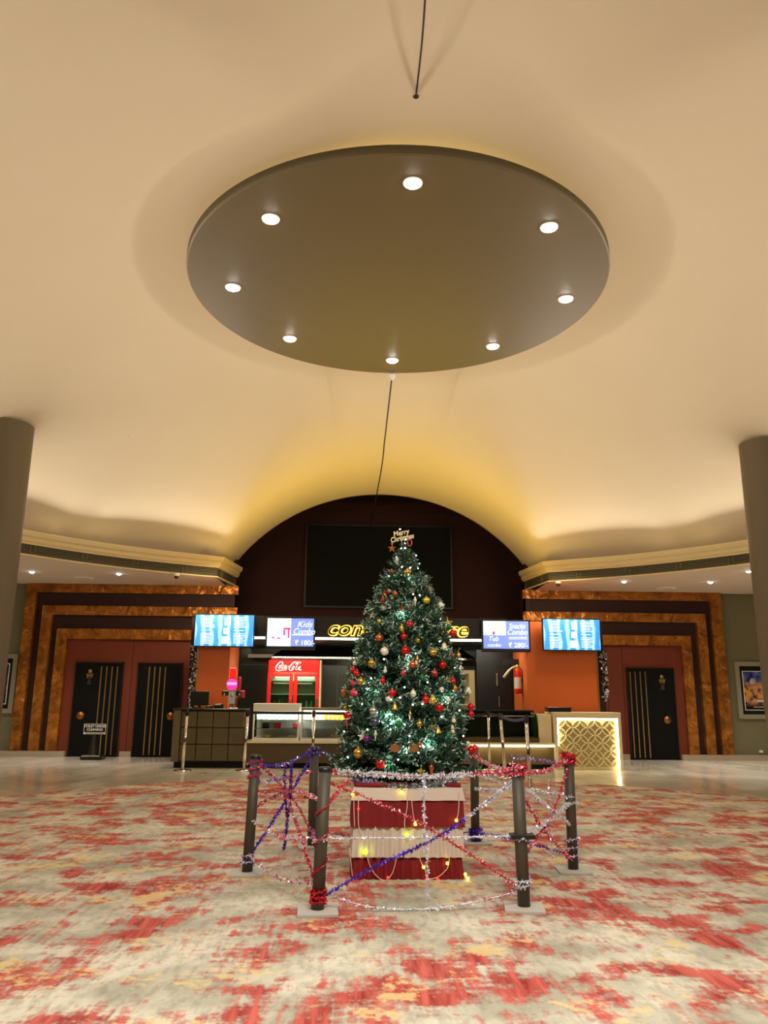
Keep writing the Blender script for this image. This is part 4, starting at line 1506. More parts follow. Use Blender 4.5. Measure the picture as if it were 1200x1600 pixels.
rg = random.Random(21)
for x, nm in ((-3.455, 'left'), (5.80, 'right')):
    path = [(x, SY - 0.04, 1.22 if nm == 'left' else 1.45), (x, SY - 0.04, 2.52)]
    q = MB().tube(path, 0.018, 6, 0)
    sliver_cloud(path, 0.03, 420, 0.085, 0.03, lambda s_, r_: 1 if r_.random() < 0.42 else (2 if r_.random() < 0.12 else 0), rg, q)
    whole(q, 'foil_garland', [M['t_dark'], M['t_silver'], M['o_gold']], 'dark and silver foil garland hanging beside the %s orange pillar' % nm, 'garland')

# ---- cleaning sign in front of the doors
p = at_z(144, 1187)
e = empty('cleaning_sign', (p.x, p.y, 0), 'black cone stand with a white-edged TOILET UNDER CLEANING plate before the left door', 'sign')
sx, sy = p.x, p.y
q = MB().box(sx - 0.24, sx + 0.24, sy - 0.15, sy + 0.25, 0.0, 0.09, bev=0.02)
part(q, 'base', M['black'], e)
part(MB().box(sx - 0.20, sx + 0.20, sy - 0.145, sy - 0.12, 0.085, 0.10), 'base_edge', M['plate'], e)
part(MB().lathe([(0.14, 0.09), (0.05, 0.56)], sx, sy + 0.04, 0, 4), 'cone', M['black_gloss'], e)
pz = part(MB().box(sx - 0.26, sx + 0.26, sy - 0.0, sy + 0.03, 0.55, 0.80, bev=0.006), 'plate', M['black'], e)
q = MB()
for a0, a1, b0, b1 in ((sx - 0.25, sx + 0.25, 0.785, 0.793), (sx - 0.25, sx - 0.242, 0.60, 0.785), (sx + 0.242, sx + 0.25, 0.60, 0.785)):
    q.box(a0, a1, sy - 0.006, sy, b0, b1)
q.box(sx - 0.25, sx + 0.25, sy - 0.006, sy, 0.565, 0.605)
part(q, 'border', M['white'], pz)
lettering('TOILET UNDER', 0.075, M['white'], e, (0, -0.006, 0.74), offset=0.001)
lettering('CLEANING', 0.075, M['white'], e, (0, -0.006, 0.665), offset=0.001)
lettering('SORRY FOR THE INCONVENIENCE', 0.028, M['black'], e, (0, -0.010, 0.586))


# ---- framed posters on the olive walls
def poster(x0, x1, z0, z1, label, left):
    y = WALL_Y
    e = empty('framed_poster', ((x0 + x1) / 2, y - 0.05, z0), label, 'poster')
    t_ = 0.11
    part(MB().box(x0, x1, y - 0.06, y - 0.001, z0, z0 + t_).box(x0, x1, y - 0.06, y - 0.001, z1 - t_, z1).box(x0, x0 + t_, y - 0.06, y - 0.001, z0 + t_, z1 - t_).box(x1 - t_, x1, y - 0.06, y - 0.001, z0 + t_, z1 - t_), 'frame', M['poster_frame'], e)
    part(MB().box(x0 + t_, x1 - t_, y - 0.03, y - 0.001, z0 + t_, z1 - t_), 'mount', M['black'], e)
    a0, a1, b0, b1 = x0 + t_ + 0.09, x1 - t_ - 0.09, z0 + t_ + 0.12, z1 - t_ - 0.14
    part(MB().box(a0 - 0.02, a1 + 0.02, y - 0.036, y - 0.031, b0 - 0.02, b1 + 0.02), 'sheet', M['white'], e)
    m_ = bpy.data.materials.new('poster_art')
    m_.use_nodes = True
    nt_ = m_.node_tree
    bs = nt_.nodes['Principled BSDF']
    tcx = nt_.nodes.new('ShaderNodeTexCoord').outputs['Object']
    sep = nt_.nodes.new('ShaderNodeSeparateXYZ')
    nt_.links.new(tcx, sep.inputs[0])
    hgt = b1 - b0
    zz = nmath(nt_, 'DIVIDE', nmath(nt_, 'SUBTRACT', sep.outputs['Z'], b0 - z0), hgt)
    nz = nnoise(nt_, tcx, 6.0, 4, offset=(3, 1, 2))
    low = nmix(nt_, ramp(nt_, nz, 0.40, 0.56), lin((60, 22, 30)), lin((226, 160, 120)))
    low = nmix(nt_, ramp(nt_, nnoise(nt_, tcx, 4.0, 2, offset=(9, 5, 2)), 0.55, 0.62), low, lin((225, 160, 40)))
    sky = nmix(nt_, ramp(nt_, nz, 0.4, 0.65), lin((26, 38, 120)), lin((110, 130, 190)))
    c_ = nmix(nt_, ramp(nt_, zz, 0.66, 0.78), low, sky)
    c_ = nmix(nt_, ramp(nt_, zz, 0.08, 0.22), lin((30, 12, 16)), c_)
    if left:
        c_ = nmix(nt_, 0.85, c_, lin((24, 26, 22)))
    nt_.links.new(c_, bs.inputs['Base Color'])
    bs.inputs['Roughness'].default_value = 0.3
    part(MB().box(a0, a1, y - 0.040, y - 0.0365, b0, b1), 'print', m_, e)
    if not left:
        part(MB().box(a0 + 0.30, a1 - 0.30, y - 0.043, y - 0.0405, b0 + 0.19, b0 + 0.24), 'title_bar', M['white'], e)
        part(MB().lathe([(0.01, 0), (0.085, 0.0), (0.085, 0.003), (0.01, 0.003)], a0 + 0.24, y - 0.0405, b1 - 0.24, 20, axis='y'), 'moon', M['plate'], e)
        part(MB().box(a0 + 0.2, a1 - 0.2, y - 0.043, y - 0.0405, b0 + 0.05, b0 + 0.075), 'credit_line', M['plate'], e)
    return e


poster(-9.45, -8.15, 1.00, 2.42, 'framed dark poster on the olive wall beside the left column', True)
poster(9.86, 11.10, 1.00, 2.42, 'framed blue and pink poster on the olive wall behind the right column', False)
whole(MB().box(10.3, 10.4, WALL_Y - 0.03, WALL_Y - 0.001, 0.18, 0.24, bev=0.004), 'wall_socket', M['white'], 'small pale socket low on the olive wall by the right column', 'socket')


# ---- chrome belt stanchions in front of the stand
def stanchion(p, lean, label, grp=None, h=0.99):
    e = empty('stanchion', (p[0], p[1], 0), label, 'stanchion', grp)
    x, y = p[0], p[1]
    part(MB().lathe([(0.17, 0.0), (0.175, 0.012), (0.16, 0.025), (0.05, 0.04), (0.03, 0.05)], x, y, 0.001 if y > 15.3 else 0.013, 28), 'base', M['chrome'], e)
    tx_ = x + lean * h
    part(MB().tube([(x, y, 0.04), (tx_, y, h)], 0.030, 14), 'pole', M['chrome'], e)
    part(MB().lathe([(0.034, 0.0), (0.036, 0.02), (0.036, 0.10), (0.03, 0.115)], tx_, y, h, 18), 'belt_head', M['black'], e)
    return Vector((tx_, y, h + 0.06))


S = {}
for k, (px, py, lean, lb) in {
        'a': (285, 1205, 0.02, 'chrome belt stanchion in front of the tiled counter, leftmost of all'),
        'b': (381, 1205, 0.02, 'chrome belt stanchion before the white-topped food case'),
        'c': (488, 1205, 0.0, 'chrome belt stanchion before the snack case, just left of the tree'),
        'd': (765, 1203, 0.0, 'chrome belt stanchion just right of the tree, before the curved glass case'),
        'e': (790, 1217, -0.06, 'tilted chrome belt stanchion between two others, right of the tree'),
        'f': (829, 1237, -0.03, 'chrome belt stanchion nearest the carpet edge, before the lattice counter'),
        'g': (697, 1219, 0.0, 'chrome belt stanchion mostly hidden behind the lower right of the tree')}.items():
    p = at_z(px, py)
    S[k] = stanchion(p, lean, lb, h=1.06)


def belt(a, b, m_, sag, label):
    P = [a.lerp(b, t_ / 12) + Vector((0, 0, -sag * 4 * (t_ / 12) * (1 - t_ / 12))) for t_ in range(13)]
    q = MB()
    vs = []
    dirv = (b - a).normalized()
    nn = Vector((-dirv.y, dirv.x, 0)).normalized() * 0.003
    for p in P:
        for s1, s2 in ((-1, -1), (1, -1), (1, 1), (-1, 1)):
            vs.append((p.x + nn.x * s1, p.y + nn.y * s1, p.z + 0.026 * s2))
    fs = []
    for i in range(12):
        for k in range(4):
            fs.append((i * 4 + k, i * 4 + (k + 1) % 4, i * 4 + 4 + (k + 1) % 4, i * 4 + 4 + k))
    q.add(vs, fs)
    return whole(q, 'barrier_belt', m_, label, 'barrier belt')


belt(S['b'] + Vector((0.04, 0, 0)), S['c'] - Vector((0.04, 0, 0)), M['rope'], 0.0, 'black belt stretched in front of the two white food cases')
belt(S['c'] + Vector((0.04, 0, 0)), S['g'] + Vector((-0.04, 0, 0)), M['rope'], 0.0, 'black belt running behind the tree from the left stanchions')
belt(S['g'] + Vector((0.04, 0, 0)), S['d'] - Vector((0.04, 0, 0)), M['rope'], 0.02, 'black belt coming out from behind the right side of the tree')
belt(S['d'] + Vector((0.0, -0.04, 0)), S['e'] + Vector((0, 0.04, 0)), M['rope'], 0.0, 'short black belt between the two stanchions right of the tree')
belt(S['e'] + Vector((0.0, -0.04, 0)), S['f'] + Vector((0, 0.04, 0)), M['belt_blue'], 0.05, 'blue-grey belt sagging to the stanchion nearest the carpet edge')

# lights of the stand
area_light('kitchen_lamp', (0.8, SY + 0.5, 2.68), (R(20), 0, 0), 6.0, 90, (1.0, 0.94, 0.76), 0.3)
area_light('pillar_lamp', (-3.0, SY - 0.75, 3.9), aim((-3.0, SY - 0.75, 3.9), (-3.0, SY + 0.3, 1.9)), 0.5, 60, (1.0, 0.80, 0.5))
area_light('pillar_lamp', (4.85, SY - 0.75, 3.9), aim((4.85, SY - 0.75, 3.9), (4.85, SY + 0.3, 1.9)), 0.7, 44, (1.0, 0.80, 0.5))

area_light('ledge_lamp', (3.1, CY - 0.06, 0.44), aim((3.1, CY - 0.06, 0.44), (3.1, CY + 0.14, 0.15)), 2.3, 5, (1.0, 0.86, 0.48), 0.04)


# ================================================================== TREE, TABLE, POSTS
TX, TY = 0.50, 7.25
# ---- cloth-covered table
bx0, bx1, by0, by1 = 0.075, 0.925, 6.80, 7.65
TOPZ = at_y(640, 1231, by0).z
print('table top', TOPZ)
e = empty('draped_table', ((bx0 + bx1) / 2, (by0 + by1) / 2, 0.012), 'square table wrapped to the floor in red and cream banded cloth under the tree', 'table')


def skirt(z0, z1, grow0, grow1, amp, seed, wave=26, top_amp=0.0, zj=0.012):
    rnd = random.Random(seed)
    q = MB()
    per = []
    n_side = 120
    sides = [((bx0, by0), (bx1, by0), (0, -1)), ((bx1, by0), (bx1, by1), (1, 0)), ((bx1, by1), (bx0, by1), (0, 1)), ((bx0, by1), (bx0, by0), (-1, 0))]
    for a, b, nrm in sides:
        ph = rnd.random() * 6
        for k in range(n_side):
            t_ = k / n_side
            per.append((a[0] + (b[0] - a[0]) * t_, a[1] + (b[1] - a[1]) * t_, nrm, math.sin(t_ * wave * 2.9 + ph + 1.3 * math.sin(t_ * 9 + ph)) * min(1, min(t_, 1 - t_) * 12), t_))
    rows = 7
    vs = []
    cxm, cym = (bx0 + bx1) / 2, (by0 + by1) / 2
    for r_ in range(rows):
        f_ = r_ / (rows - 1)
        g = grow0 + (grow1 - grow0) * f_
        am = top_amp + (amp - top_amp) * (f_ ** 0.7)
        for x, y, nrm, wv, t_ in per:
            ox = nrm[0] * (wv * am) + (x - cxm) / (bx1 - bx0) * 2 * g
            oy = nrm[1] * (wv * am) + (y - cym) / (by1 - by0) * 2 * g
            z = z1 + (z0 - z1) * f_ + (zj * wv if r_ == rows - 1 else 0)
            vs.append((x + ox, y + oy, max(z, 0.014)))
    n = len(per)
    fs = []
    for r_ in range(rows - 1):
        for k in range(n):
            fs.append((r_ * n + k, (r_ + 1) * n + k, (r_ + 1) * n + (k + 1) % n, r_ * n + (k + 1) % n))
    q.add(vs, fs, 0, True)
    return q


zt = TOPZ
zb1 = at_y(640, 1250, by0).z
zb2 = at_y(640, 1292, by0).z
zb3 = at_y(640, 1339, by0).z
part(skirt(0.014, zb3 + 0.004, 0.008, 0.022, 0.014, 5, top_amp=0.006, zj=0.004), 'red_lower_band', M['cloth_red'], e)
part(skirt(zb3, zb2 + 0.03, 0.016, 0.028, 0.015, 6, top_amp=0.008, zj=0.005), 'cream_middle_band', M['cloth_white'], e)
part(skirt(zb2, zb1 + 0.02, 0.022, 0.034, 0.008, 7, wave=16, top_amp=0.003, zj=0.003), 'red_upper_band', M['cloth_red'], e)
q = skirt(zb1, zt, 0.020, 0.038, 0.003, 8, wave=10, top_amp=0.001, zj=0.002)
g = 0.020
q.box(bx0 - g, bx1 + g, by0 - g, by1 + g, zt - 0.03, zt)
part(q, 'cream_top_cloth', M['cloth_white'], e)
# a fold of red cloth lying on the top
fold = MB()
for k in range(5):
    y = by0 + 0.06 + k * 0.17
    fold.tube(smooth_path([(bx0 - 0.01, y, zt + 0.015), (0.3, y - 0.05, zt + 0.02), (0.7, y + 0.04, zt + 0.018), (bx1 + 0.01, y - 0.02, zt + 0.015)], 6), [0.014 + 0.008 * math.sin(i) ** 2 for i in range(19)], 8)
part(fold, 'red_cloth_folds', M['cloth_red'], e)

# ---- the tree
apex = at_y(632, 848, TY)
print('apex', apex)
TXA = apex.x
tree = empty('christmas_tree', (TX, TY, zt + 0.012), 'tall artificial Christmas tree with frosted dark green needles standing on the red and cream table', 'tree')


def ray_z(py):
    return at_y(636, py, TY).z


PROFILE = [(ray_z(a), r_) for a, r_ in ((1216, 0.34), (1200, 0.48), (1175, 0.55), (1140, 0.545), (1100, 0.54), (1050, 0.49), (1000, 0.39), (960, 0.31), (940, 0.26), (920, 0.205), (895, 0.12), (875, 0.065), (858, 0.02), (846, 0.004))]


def tree_r(z):
    if z <= PROFILE[0][0]:
        return PROFILE[0][1]
    for (za, ra), (zb, rb) in zip(PROFILE, PROFILE[1:]):
        if za <= z <= zb:
            return ra + (rb - ra) * (z - za) / (zb - za)
    return 0.01


def axis_x(z):
    return TX + (TXA - TX) * (z - zt) / (apex.z - zt)


part(MB().tube([(TX, TY, zt + 0.02), (TXA, TY, apex.z - 0.05)], [0.035, 0.008], 10), 'trunk', M['bark'], tree)
q = MB()
for k in range(4):
    a = PI / 4 + k * PI / 2
    q.tube([(TX + 0.03 * math.cos(a), TY + 0.03 * math.sin(a), zt + 0.14), (TX + 0.28 * math.cos(a), TY + 0.28 * math.sin(a), zt + 0.035)], 0.014, 6)
part(q, 'stand', M['post_cap'], tree)


def branch_mesh(L, seed, pale=0.30):
    rnd = random.Random(seed)
    q = MB()
    stem = [Vector((0, 0, 0)), Vector((L * 0.35, 0, -L * 0.02)), Vector((L * 0.7, 0, 0.0)), Vector((L, 0, L * 0.07))]
    stem = smooth_path(stem, 3)
    q.tube(stem, 0.004, 4, 3)
    twigs = [stem[3:]]
    npair = max(3, int(L / 0.052))
    for i in range(npair):
        t_ = 0.22 + 0.74 * i / npair
        p = stem[int(t_ * (len(stem) - 1))].copy()
        tl = (0.20 * (1 - t_) + 0.07) * (0.75 + 0.5 * rnd.random()) * min(1, L / 0.35 + 0.25)
        for s_ in (1, -1):
            an = R(38 + rnd.random() * 22)
            dz = (rnd.random() - 0.35) * 0.5
            d_ = Vector((math.cos(an), s_ * math.sin(an), dz)).normalized()
            mid_ = p + d_ * tl * 0.55
            end = p + d_ * tl + Vector((0.01, 0, 0.015))
            twigs.append([p, mid_, end])
            q.tube([p, end], 0.0025, 3, 3)
    for tw in twigs:
        twp = 1.6 * rnd.random()
        for a, b in zip(tw, tw[1:]):
            seg = b - a
            m_ = max(1, int(seg.length / 0.011))
            d_ = seg.normalized()
            for k in range(m_):
                p = a + seg * ((k + rnd.random()) / m_)
                for _ in range(2):
                    n_ = d_.orthogonal().normalized()
                    n_.rotate(Matrix.Rotation(rnd.random() * 2 * PI, 3, d_))
                    nd = (d_ * 0.75 + n_ * 0.75).normalized()
                    ln = (0.030 + 0.016 * rnd.random()) * (0.62 if L < 0.15 else (0.8 if L < 0.25 else 1))
                    w_ = nd.cross(n_)
                    w_ = w_.normalized() if w_.length > 1e-4 else d_.orthogonal()
                    w_.rotate(Matrix.Rotation(rnd.random() * PI, 3, nd))
                    w_ = w_ * 0.0050
                    tip = p + nd * ln
                    tipness = (k + 0.5) / m_ if b is tw[-1] else 0.1
                    mi_ = 1 if rnd.random() < (0.08 + 0.72 * max(0, tipness - 0.35) * twp) else (2 if rnd.random() < 0.4 else 0)  # twig tips more often take the painted highlight tone
                    q.add([(p - w_ * 0.6)[:], (p + w_ * 0.6)[:], (tip + w_ * 0.8)[:], (tip - w_ * 0.8)[:]], [(0, 1, 2, 3)], mi_)
    return q


NM = [M['needle'], M['needle_highlight'], M['needle_mid'], M['bark']]
variants = {}
for L in (0.55, 0.42, 0.30, 0.19, 0.11):
    variants[L] = [branch_mesh(L, int(L * 1000) + s_).build('branch_pattern', NM).data for s_ in range(2)]
for o in [o for o in bpy.data.objects if o.name.startswith('branch_pattern')]:
    bpy.data.objects.remove(o)
rt = random.Random(99)
placed = []
zlo, zhi = zt + 0.05, apex.z - 0.06
nb = 0
levels = 27
spec = []
for i in range(levels):
    f_ = i / (levels - 1)
    z = zlo + (zhi - zlo) * (f_ ** 0.92)
    rr = tree_r(z + 0.02)
    cnt = max(3, int(4 + rr * 22))
    for k in range(cnt):
        a = 2 * PI * (k + 0.5 * (i % 2) + 0.25 * rt.random()) / cnt + i * 0.7
        spec.append((z + (rt.random() - 0.5) * 0.03, a, rr))
print('branches', len(spec))
base_t = base_of(tree)


def branch_matrix(z, a, rr, L):
    # base of the branch set back on the trunk side so that its tip lands on the outline
    tip_r = rr * (0.90 + 0.2 * rt.random())
    pitch = R(-4 + 16 * (z - zlo) / (zhi - zlo)) + R(rt.uniform(-9, 9))
    if rr < 0.12:
        pitch = R(35 + 35 * (1 - rr / 0.12))
    back = max(0.0, tip_r - L * math.cos(pitch))
    bx = axis_x(z) + math.cos(a) * back
    by = TY + math.sin(a) * back
    bz = z - 0.0
    return Matrix.Translation(Vector((bx, by, bz)) - base_t) @ Matrix.Rotation(a, 4, 'Z') @ Matrix.Rotation(-pitch, 4, 'Y') @ Matrix.Rotation(rt.uniform(-0.5, 0.5), 4, 'X') @ Matrix.Scale(min(1.0, max(0.4, (rr + 0.02) / L)), 4)


# the front branches are single parts, the rest of the greenery one mass
front = sorted(range(len(spec)), key=lambda i: (math.sin(spec[i][1]) + rt.random() * 0.3))
single = set(front[:96])
mass = MB()
for i, (z, a, rr) in enumerate(spec):
    L = min(variants, key=lambda v: abs(v - max(0.11, rr * 0.98)))
    me = variants[L][rt.randrange(2)]
    M_ = branch_matrix(z, a, rr, L)
    if i in single:
        ob = bpy.data.objects.new('branch', me)
        COL.objects.link(ob)
        ob.parent = tree
        ob.matrix_local = M_
    else:
        vs = [(M_ @ v.co)[:] for v in me.vertices]
        n0 = len(mass.v)
        mass.v += vs
        for pl in me.polygons:
            mass.f.append(tuple(v + n0 for v in pl.vertices))
            mass.mi.append(pl.material_index)
            mass.smooth.append(False)
# a second, shorter inner layer to close the crown
for i in range(90):
    z = zlo + (zhi - 0.25 - zlo) * rt.random()
    rr = tree_r(z) * (0.55 + 0.25 * rt.random())
    a = rt.random() * 2 * PI
    L = min(variants, key=lambda v: abs(v - max(0.11, rr)))
    me = variants[L][rt.randrange(2)]
    M_ = branch_matrix(z, a, rr, L)
    n0 = len(mass.v)
    mass.v += [(M_ @ v.co)[:] for v in me.vertices]
    for pl in me.polygons:
        mass.f.append(tuple(v + n0 for v in pl.vertices))
        mass.mi.append(pl.material_index)
        mass.smooth.append(False)
mo = mass.build('inner_branches', NM, tree)
mo['kind'] = 'stuff'
# low spreading branch at the left
for a, z, L in ((R(200), zt + 0.16, 0.55), (R(188), zt + 0.22, 0.55), (R(215), zt + 0.12, 0.55), (R(340), zt + 0.13, 0.55)):
    me = variants[0.55][0]
    n_ = bpy.data.objects.new('branch', me)
    # replaces nothing: extra reach of the lowest whorl
    COL.objects.link(n_)
    n_.parent = tree
    n_.matrix_local = Matrix.Translation(Vector((TX + math.cos(a) * 0.12, TY + math.sin(a) * 0.12, z)) - base_t) @ Matrix.Rotation(a, 4, 'Z') @ Matrix.Rotation(R(3), 4, 'Y')
# top shoot
q = MB().tube([(TXA, TY, apex.z - 0.12), (TXA, TY, apex.z + 0.02)], 0.004, 5)
part(q, 'top_shoot', M['needle_mid'], tree)


def on_tree(px, py, out=0.0):
    """point on the tree's front surface seen at this place"""
    d_ = ray(px, py)
    best, bd = None, 1e9
    for k in range(620, 760, 1):
        p = d_ * (k * 0.01 / d_.y) + Vector((0, 0, CAM_H))
        rr = tree_r(p.z) * 0.97 + out
        rad = math.hypot(p.x - axis_x(p.z), p.y - TY)
        if rad <= rr:
            return p
        if abs(rad - rr) < bd:
            bd = abs(rad - rr)
            best = p
    return best


# ---- ornaments: (px, py, kind, colour, radius)
ORN = [
    (612, 894, 'ball', 'copper', 3.6), (637, 894, 'ball', 'gold', 4.6), (620, 901, 'ball', 'green', 4.2), (670, 922, 'ball', 'red', 4.4), (666, 938.5, 'ball', 'yellow', 5.0),
    (688, 946.7, 'ball', 'cream', 5.0), (598.7, 938.5, 'ball', 'red', 4.2), (601, 930, 'ball', 'copper', 3.4), (618, 928.5, 'ball', 'copper', 3.6), (607, 925, 'ball', 'red', 3.2),
    (614, 935, 'ball', 'gold', 3.0), (599.6, 949.5, 'ball', 'cream', 4.0), (604, 943.7, 'ball', 'cream', 3.4), (640.7, 976, 'ball', 'red', 5.0), (700.7, 980, 'ball', 'green', 4.2),
    (593, 971, 'ball', 'yellow', 3.2), (593, 997, 'ball', 'copper', 5.6), (707, 990, 'ball', 'red', 4.8), (601, 1017.6, 'ball', 'cream', 5.4), (633.7, 1016.7, 'ball', 'red', 5.8),
    (676.6, 1020, 'ball', 'gold', 5.4), (581.4, 1037, 'ball', 'gold', 5.6), (555, 1036, 'ball', 'cream', 3.4), (552.6, 1047, 'ball', 'red', 4.0), (558, 1052.6, 'ball', 'red', 4.4),
    (564, 1065, 'ball', 'gold', 5.0), (551.4, 1067, 'ball', 'pink', 3.8), (539.8, 1082.4, 'ball', 'copper', 5.8), (552.5, 1083, 'ball', 'pink', 4.8), (613, 1083, 'ball', 'red', 5.0),
    (607, 1092, 'ball', 'cream', 3.8), (644.4, 1039, 'ball', 'copper', 5.4), (691, 1039, 'ball', 'red', 5.2), (630, 1052, 'ball', 'pink', 3.8), (710, 1076, 'ball', 'gold', 4.0),
    (715.4, 1083, 'ball', 'grey', 4.8), (726, 1088, 'ball', 'gold', 5.0), (718.6, 1046, 'ball', 'silver', 5.0), (686.4, 1106, 'ball', 'red', 5.4), (584, 1111, 'ball', 'silver', 5.6),
    (586, 1128, 'ball', 'grey', 6.0), (544, 1118, 'ball', 'red', 5.2), (541, 1107, 'ball', 'gold', 3.6), (736, 1104, 'ball', 'red', 4.6), (736, 1116, 'ball', 'red', 4.0),
    (572.6, 1154, 'ball', 'purple', 4.2), (560, 1177, 'ball', 'gold', 6.6), (594.4, 1194, 'ball', 'red', 6.0), (736, 1172.4, 'ball', 'red', 5.6), (742, 1169, 'ball', 'pink', 4.2),
    (731, 1162, 'ball', 'cream', 3.0), (700, 1094, 'ball', 'cream', 3.4), (660, 1060, 'ball', 'green', 4.0), (622, 1132, 'ball', 'green', 4.4), (700, 1150, 'ball', 'green', 4.0),
    (667, 969, 'ball', 'silver', 3.2), (652, 1001, 'ball', 'gold', 3.6), (690, 1077, 'ball', 'cream', 3.4),
    (628, 982, 'drop', 'yellow', 4.4), (630.7, 994.5, 'drop', 'red', 4.4), (706.5, 1027, 'drop', 'red', 4.0), (716, 1024, 'drop', 'gold', 3.6), (645.6, 1084, 'drop', 'cream', 4.4),
    (665, 1093, 'drop', 'red', 5.0), (676, 1094, 'drop', 'yellow', 5.0), (598, 1064, 'drop', 'red', 3.8), (679, 1052, 'drop', 'red', 4.2), (707.4, 1065, 'drop', 'red', 4.2),
    (648.6, 939, 'icicle', 'cream', 2.6), (660, 981, 'icicle', 'green', 2.2), (652, 1032, 'icicle', 'gold', 2.8), (542.6, 1130, 'icicle', 'pink', 2.4), (655.6, 1131, 'drop', 'gold', 4.0),
    (586.6, 1148, 'icicle', 'cream', 2.4), (641, 1117, 'icicle', 'gold', 2.4), (674, 1202, 'icicle', 'copper', 4.0),
    (617, 1103, 'bell', 'gold', 4.6), (684, 1140, 'bell', 'gold', 4.6), (731.4, 1078, 'bell', 'cream', 4.6), (693.7, 1010, 'bell', 'cream', 5.4), (656, 1163, 'bell', 'copper', 4.0),
    (612.7, 857, 'star', 'copper', 6.0), (658, 1206, 'star', 'yellow', 6.4), (640, 949, 'star', 'copper', 3.6), (628, 950, 'star', 'copper', 4.6), (566, 1151, 'star', 'cream', 6.6), (582, 961, 'star', 'cream', 6.4),
    (699, 972, 'star', 'yellow', 5.0), (645, 925, 'star', 'copper', 4.2), (675, 1135, 'star', 'gold', 3.6),
    (664, 910, 'snowman', 'cream', 5.2), (620.6, 877, 'snowman', 'white', 4.4), (614, 976, 'snowman', 'white', 3.2), (709, 1123, 'snowman', 'cream', 3.6), (707, 1140, 'snowman', 'cream', 3.8), (602, 1046, 'snowman', 'white', 3.0),
    (646, 1169, 'gift', 'brown', 5.6), (617, 1169, 'gift', 'brown', 5.6), (699, 1062, 'gift', 'gold', 3.6), (640, 848, 'ring', 'pink', 4.6), (608, 1202, 'wreath', 'green', 5.6),
]
KINDW = {'ball': 'round bauble', 'drop': 'teardrop ornament', 'icicle': 'slim pointed ornament', 'bell': 'bell ornament', 'star': 'star ornament', 'snowman': 'little figure', 'gift': 'parcel ornament', 'ring': 'oval ring ornament', 'wreath': 'small wreath'}
COLW = {'red': 'glossy red', 'copper': 'copper', 'gold': 'gold', 'green': 'green', 'yellow': 'yellow', 'cream': 'pearl cream', 'pink': 'pink-red', 'silver': 'silver', 'grey': 'smoky grey', 'purple': 'purple', 'white': 'white', 'brown': 'brown'}
ORDW = ['highest', 'second highest', 'third highest', 'fourth highest', 'fifth highest', 'sixth highest', 'seventh highest', 'eighth highest', 'ninth highest', 'tenth highest', '11th highest', '12th highest', '13th highest', '14th highest', '15th highest', '16th highest', '17th highest', '18th highest']


def orn_meshes(kind, r):
    body = MB()
    cap = MB()
    hook_z = r
    if kind == 'ball':
        body.sphere((0, 0, 0), r, 18, 12)
    elif kind == 'drop':
        body.lathe([(0.001, -1.25 * r), (0.45 * r, -1.05 * r), (0.85 * r, -0.5 * r), (0.95 * r, 0), (0.7 * r, 0.6 * r), (0.25 * r, 1.15 * r), (0.1 * r, 1.3 * r)], seg=16)
        hook_z = 1.25 * r
    elif kind == 'icicle':
        body.lathe([(0.001, -3.2 * r), (0.35 * r, -1.8 * r), (0.6 * r, -0.4 * r), (0.9 * r, 0.4 * r), (0.6 * r, 1.1 * r), (0.35 * r, 1.5 * r), (0.5 * r, 1.9 * r), (0.1 * r, 2.3 * r)], seg=12)
        hook_z = 2.2 * r
    elif kind == 'bell':
        body.lathe([(1.0 * r, -0.9 * r), (0.82 * r, -0.6 * r), (0.62 * r, 0.1 * r), (0.45 * r, 0.6 * r), (0.1 * r, 0.85 * r)], seg=18)
        body.sphere((0, 0, -0.95 * r), 0.22 * r, 8, 6)
        hook_z = 0.8 * r
    elif kind == 'star':
        poly = []
        for k in range(10):
            a = PI / 2 + k * PI / 5
            rr = r if k % 2 == 0 else r * 0.42
            poly.append((rr * math.cos(a), rr * math.sin(a)))
        t_ = r * 0.24
        vs = [(x, 0, z) for x, z in poly] + [(0, -t_, 0), (0, t_, 0)]
        body.add(vs, [(k, (k + 1) % 10, 10) for k in range(10)] + [((k + 1) % 10, k, 11) for k in range(10)])
    elif kind == 'snowman':
        body.sphere((0, 0, -0.7 * r), 0.8 * r, 14, 10)
        body.sphere((0, 0, 0.35 * r), 0.55 * r, 14, 10)
        body.lathe([(0.6 * r, 0.75 * r), (0.6 * r, 0.82 * r), (0.35 * r, 0.84 * r), (0.32 * r, 1.3 * r), (0.05 * r, 1.3 * r)], seg=14)
        hook_z = 1.25 * r
    elif kind == 'gift':
        body.box(-r, r, -r * 0.7, r * 0.7, -r * 0.8, r * 0.8, bev=r * 0.08)
        hook_z = 0.8 * r
    elif kind in ('ring', 'wreath'):
        k_ = 0.62 if kind == 'ring' else 0.9
        pts = [(r * k_ * math.cos(2 * PI * i / 20), 0, r * math.sin(2 * PI * i / 20)) for i in range(20)]
        body.tube(pts, r * (0.16 if kind == 'ring' else 0.28), 7, 0, True)
    cap.lathe([(r * 0.24, 0), (r * 0.24, r * 0.2), (r * 0.08, r * 0.24)], 0, 0, hook_z * 0.96, 10)
    loopp = [(r * 0.14 * math.cos(2 * PI * i / 8), 0, hook_z * 0.96 + r * 0.34 + r * 0.14 * math.sin(2 * PI * i / 8)) for i in range(8)]
    cap.tube(loopp, r * 0.035, 4, 0, True)
    return body, cap


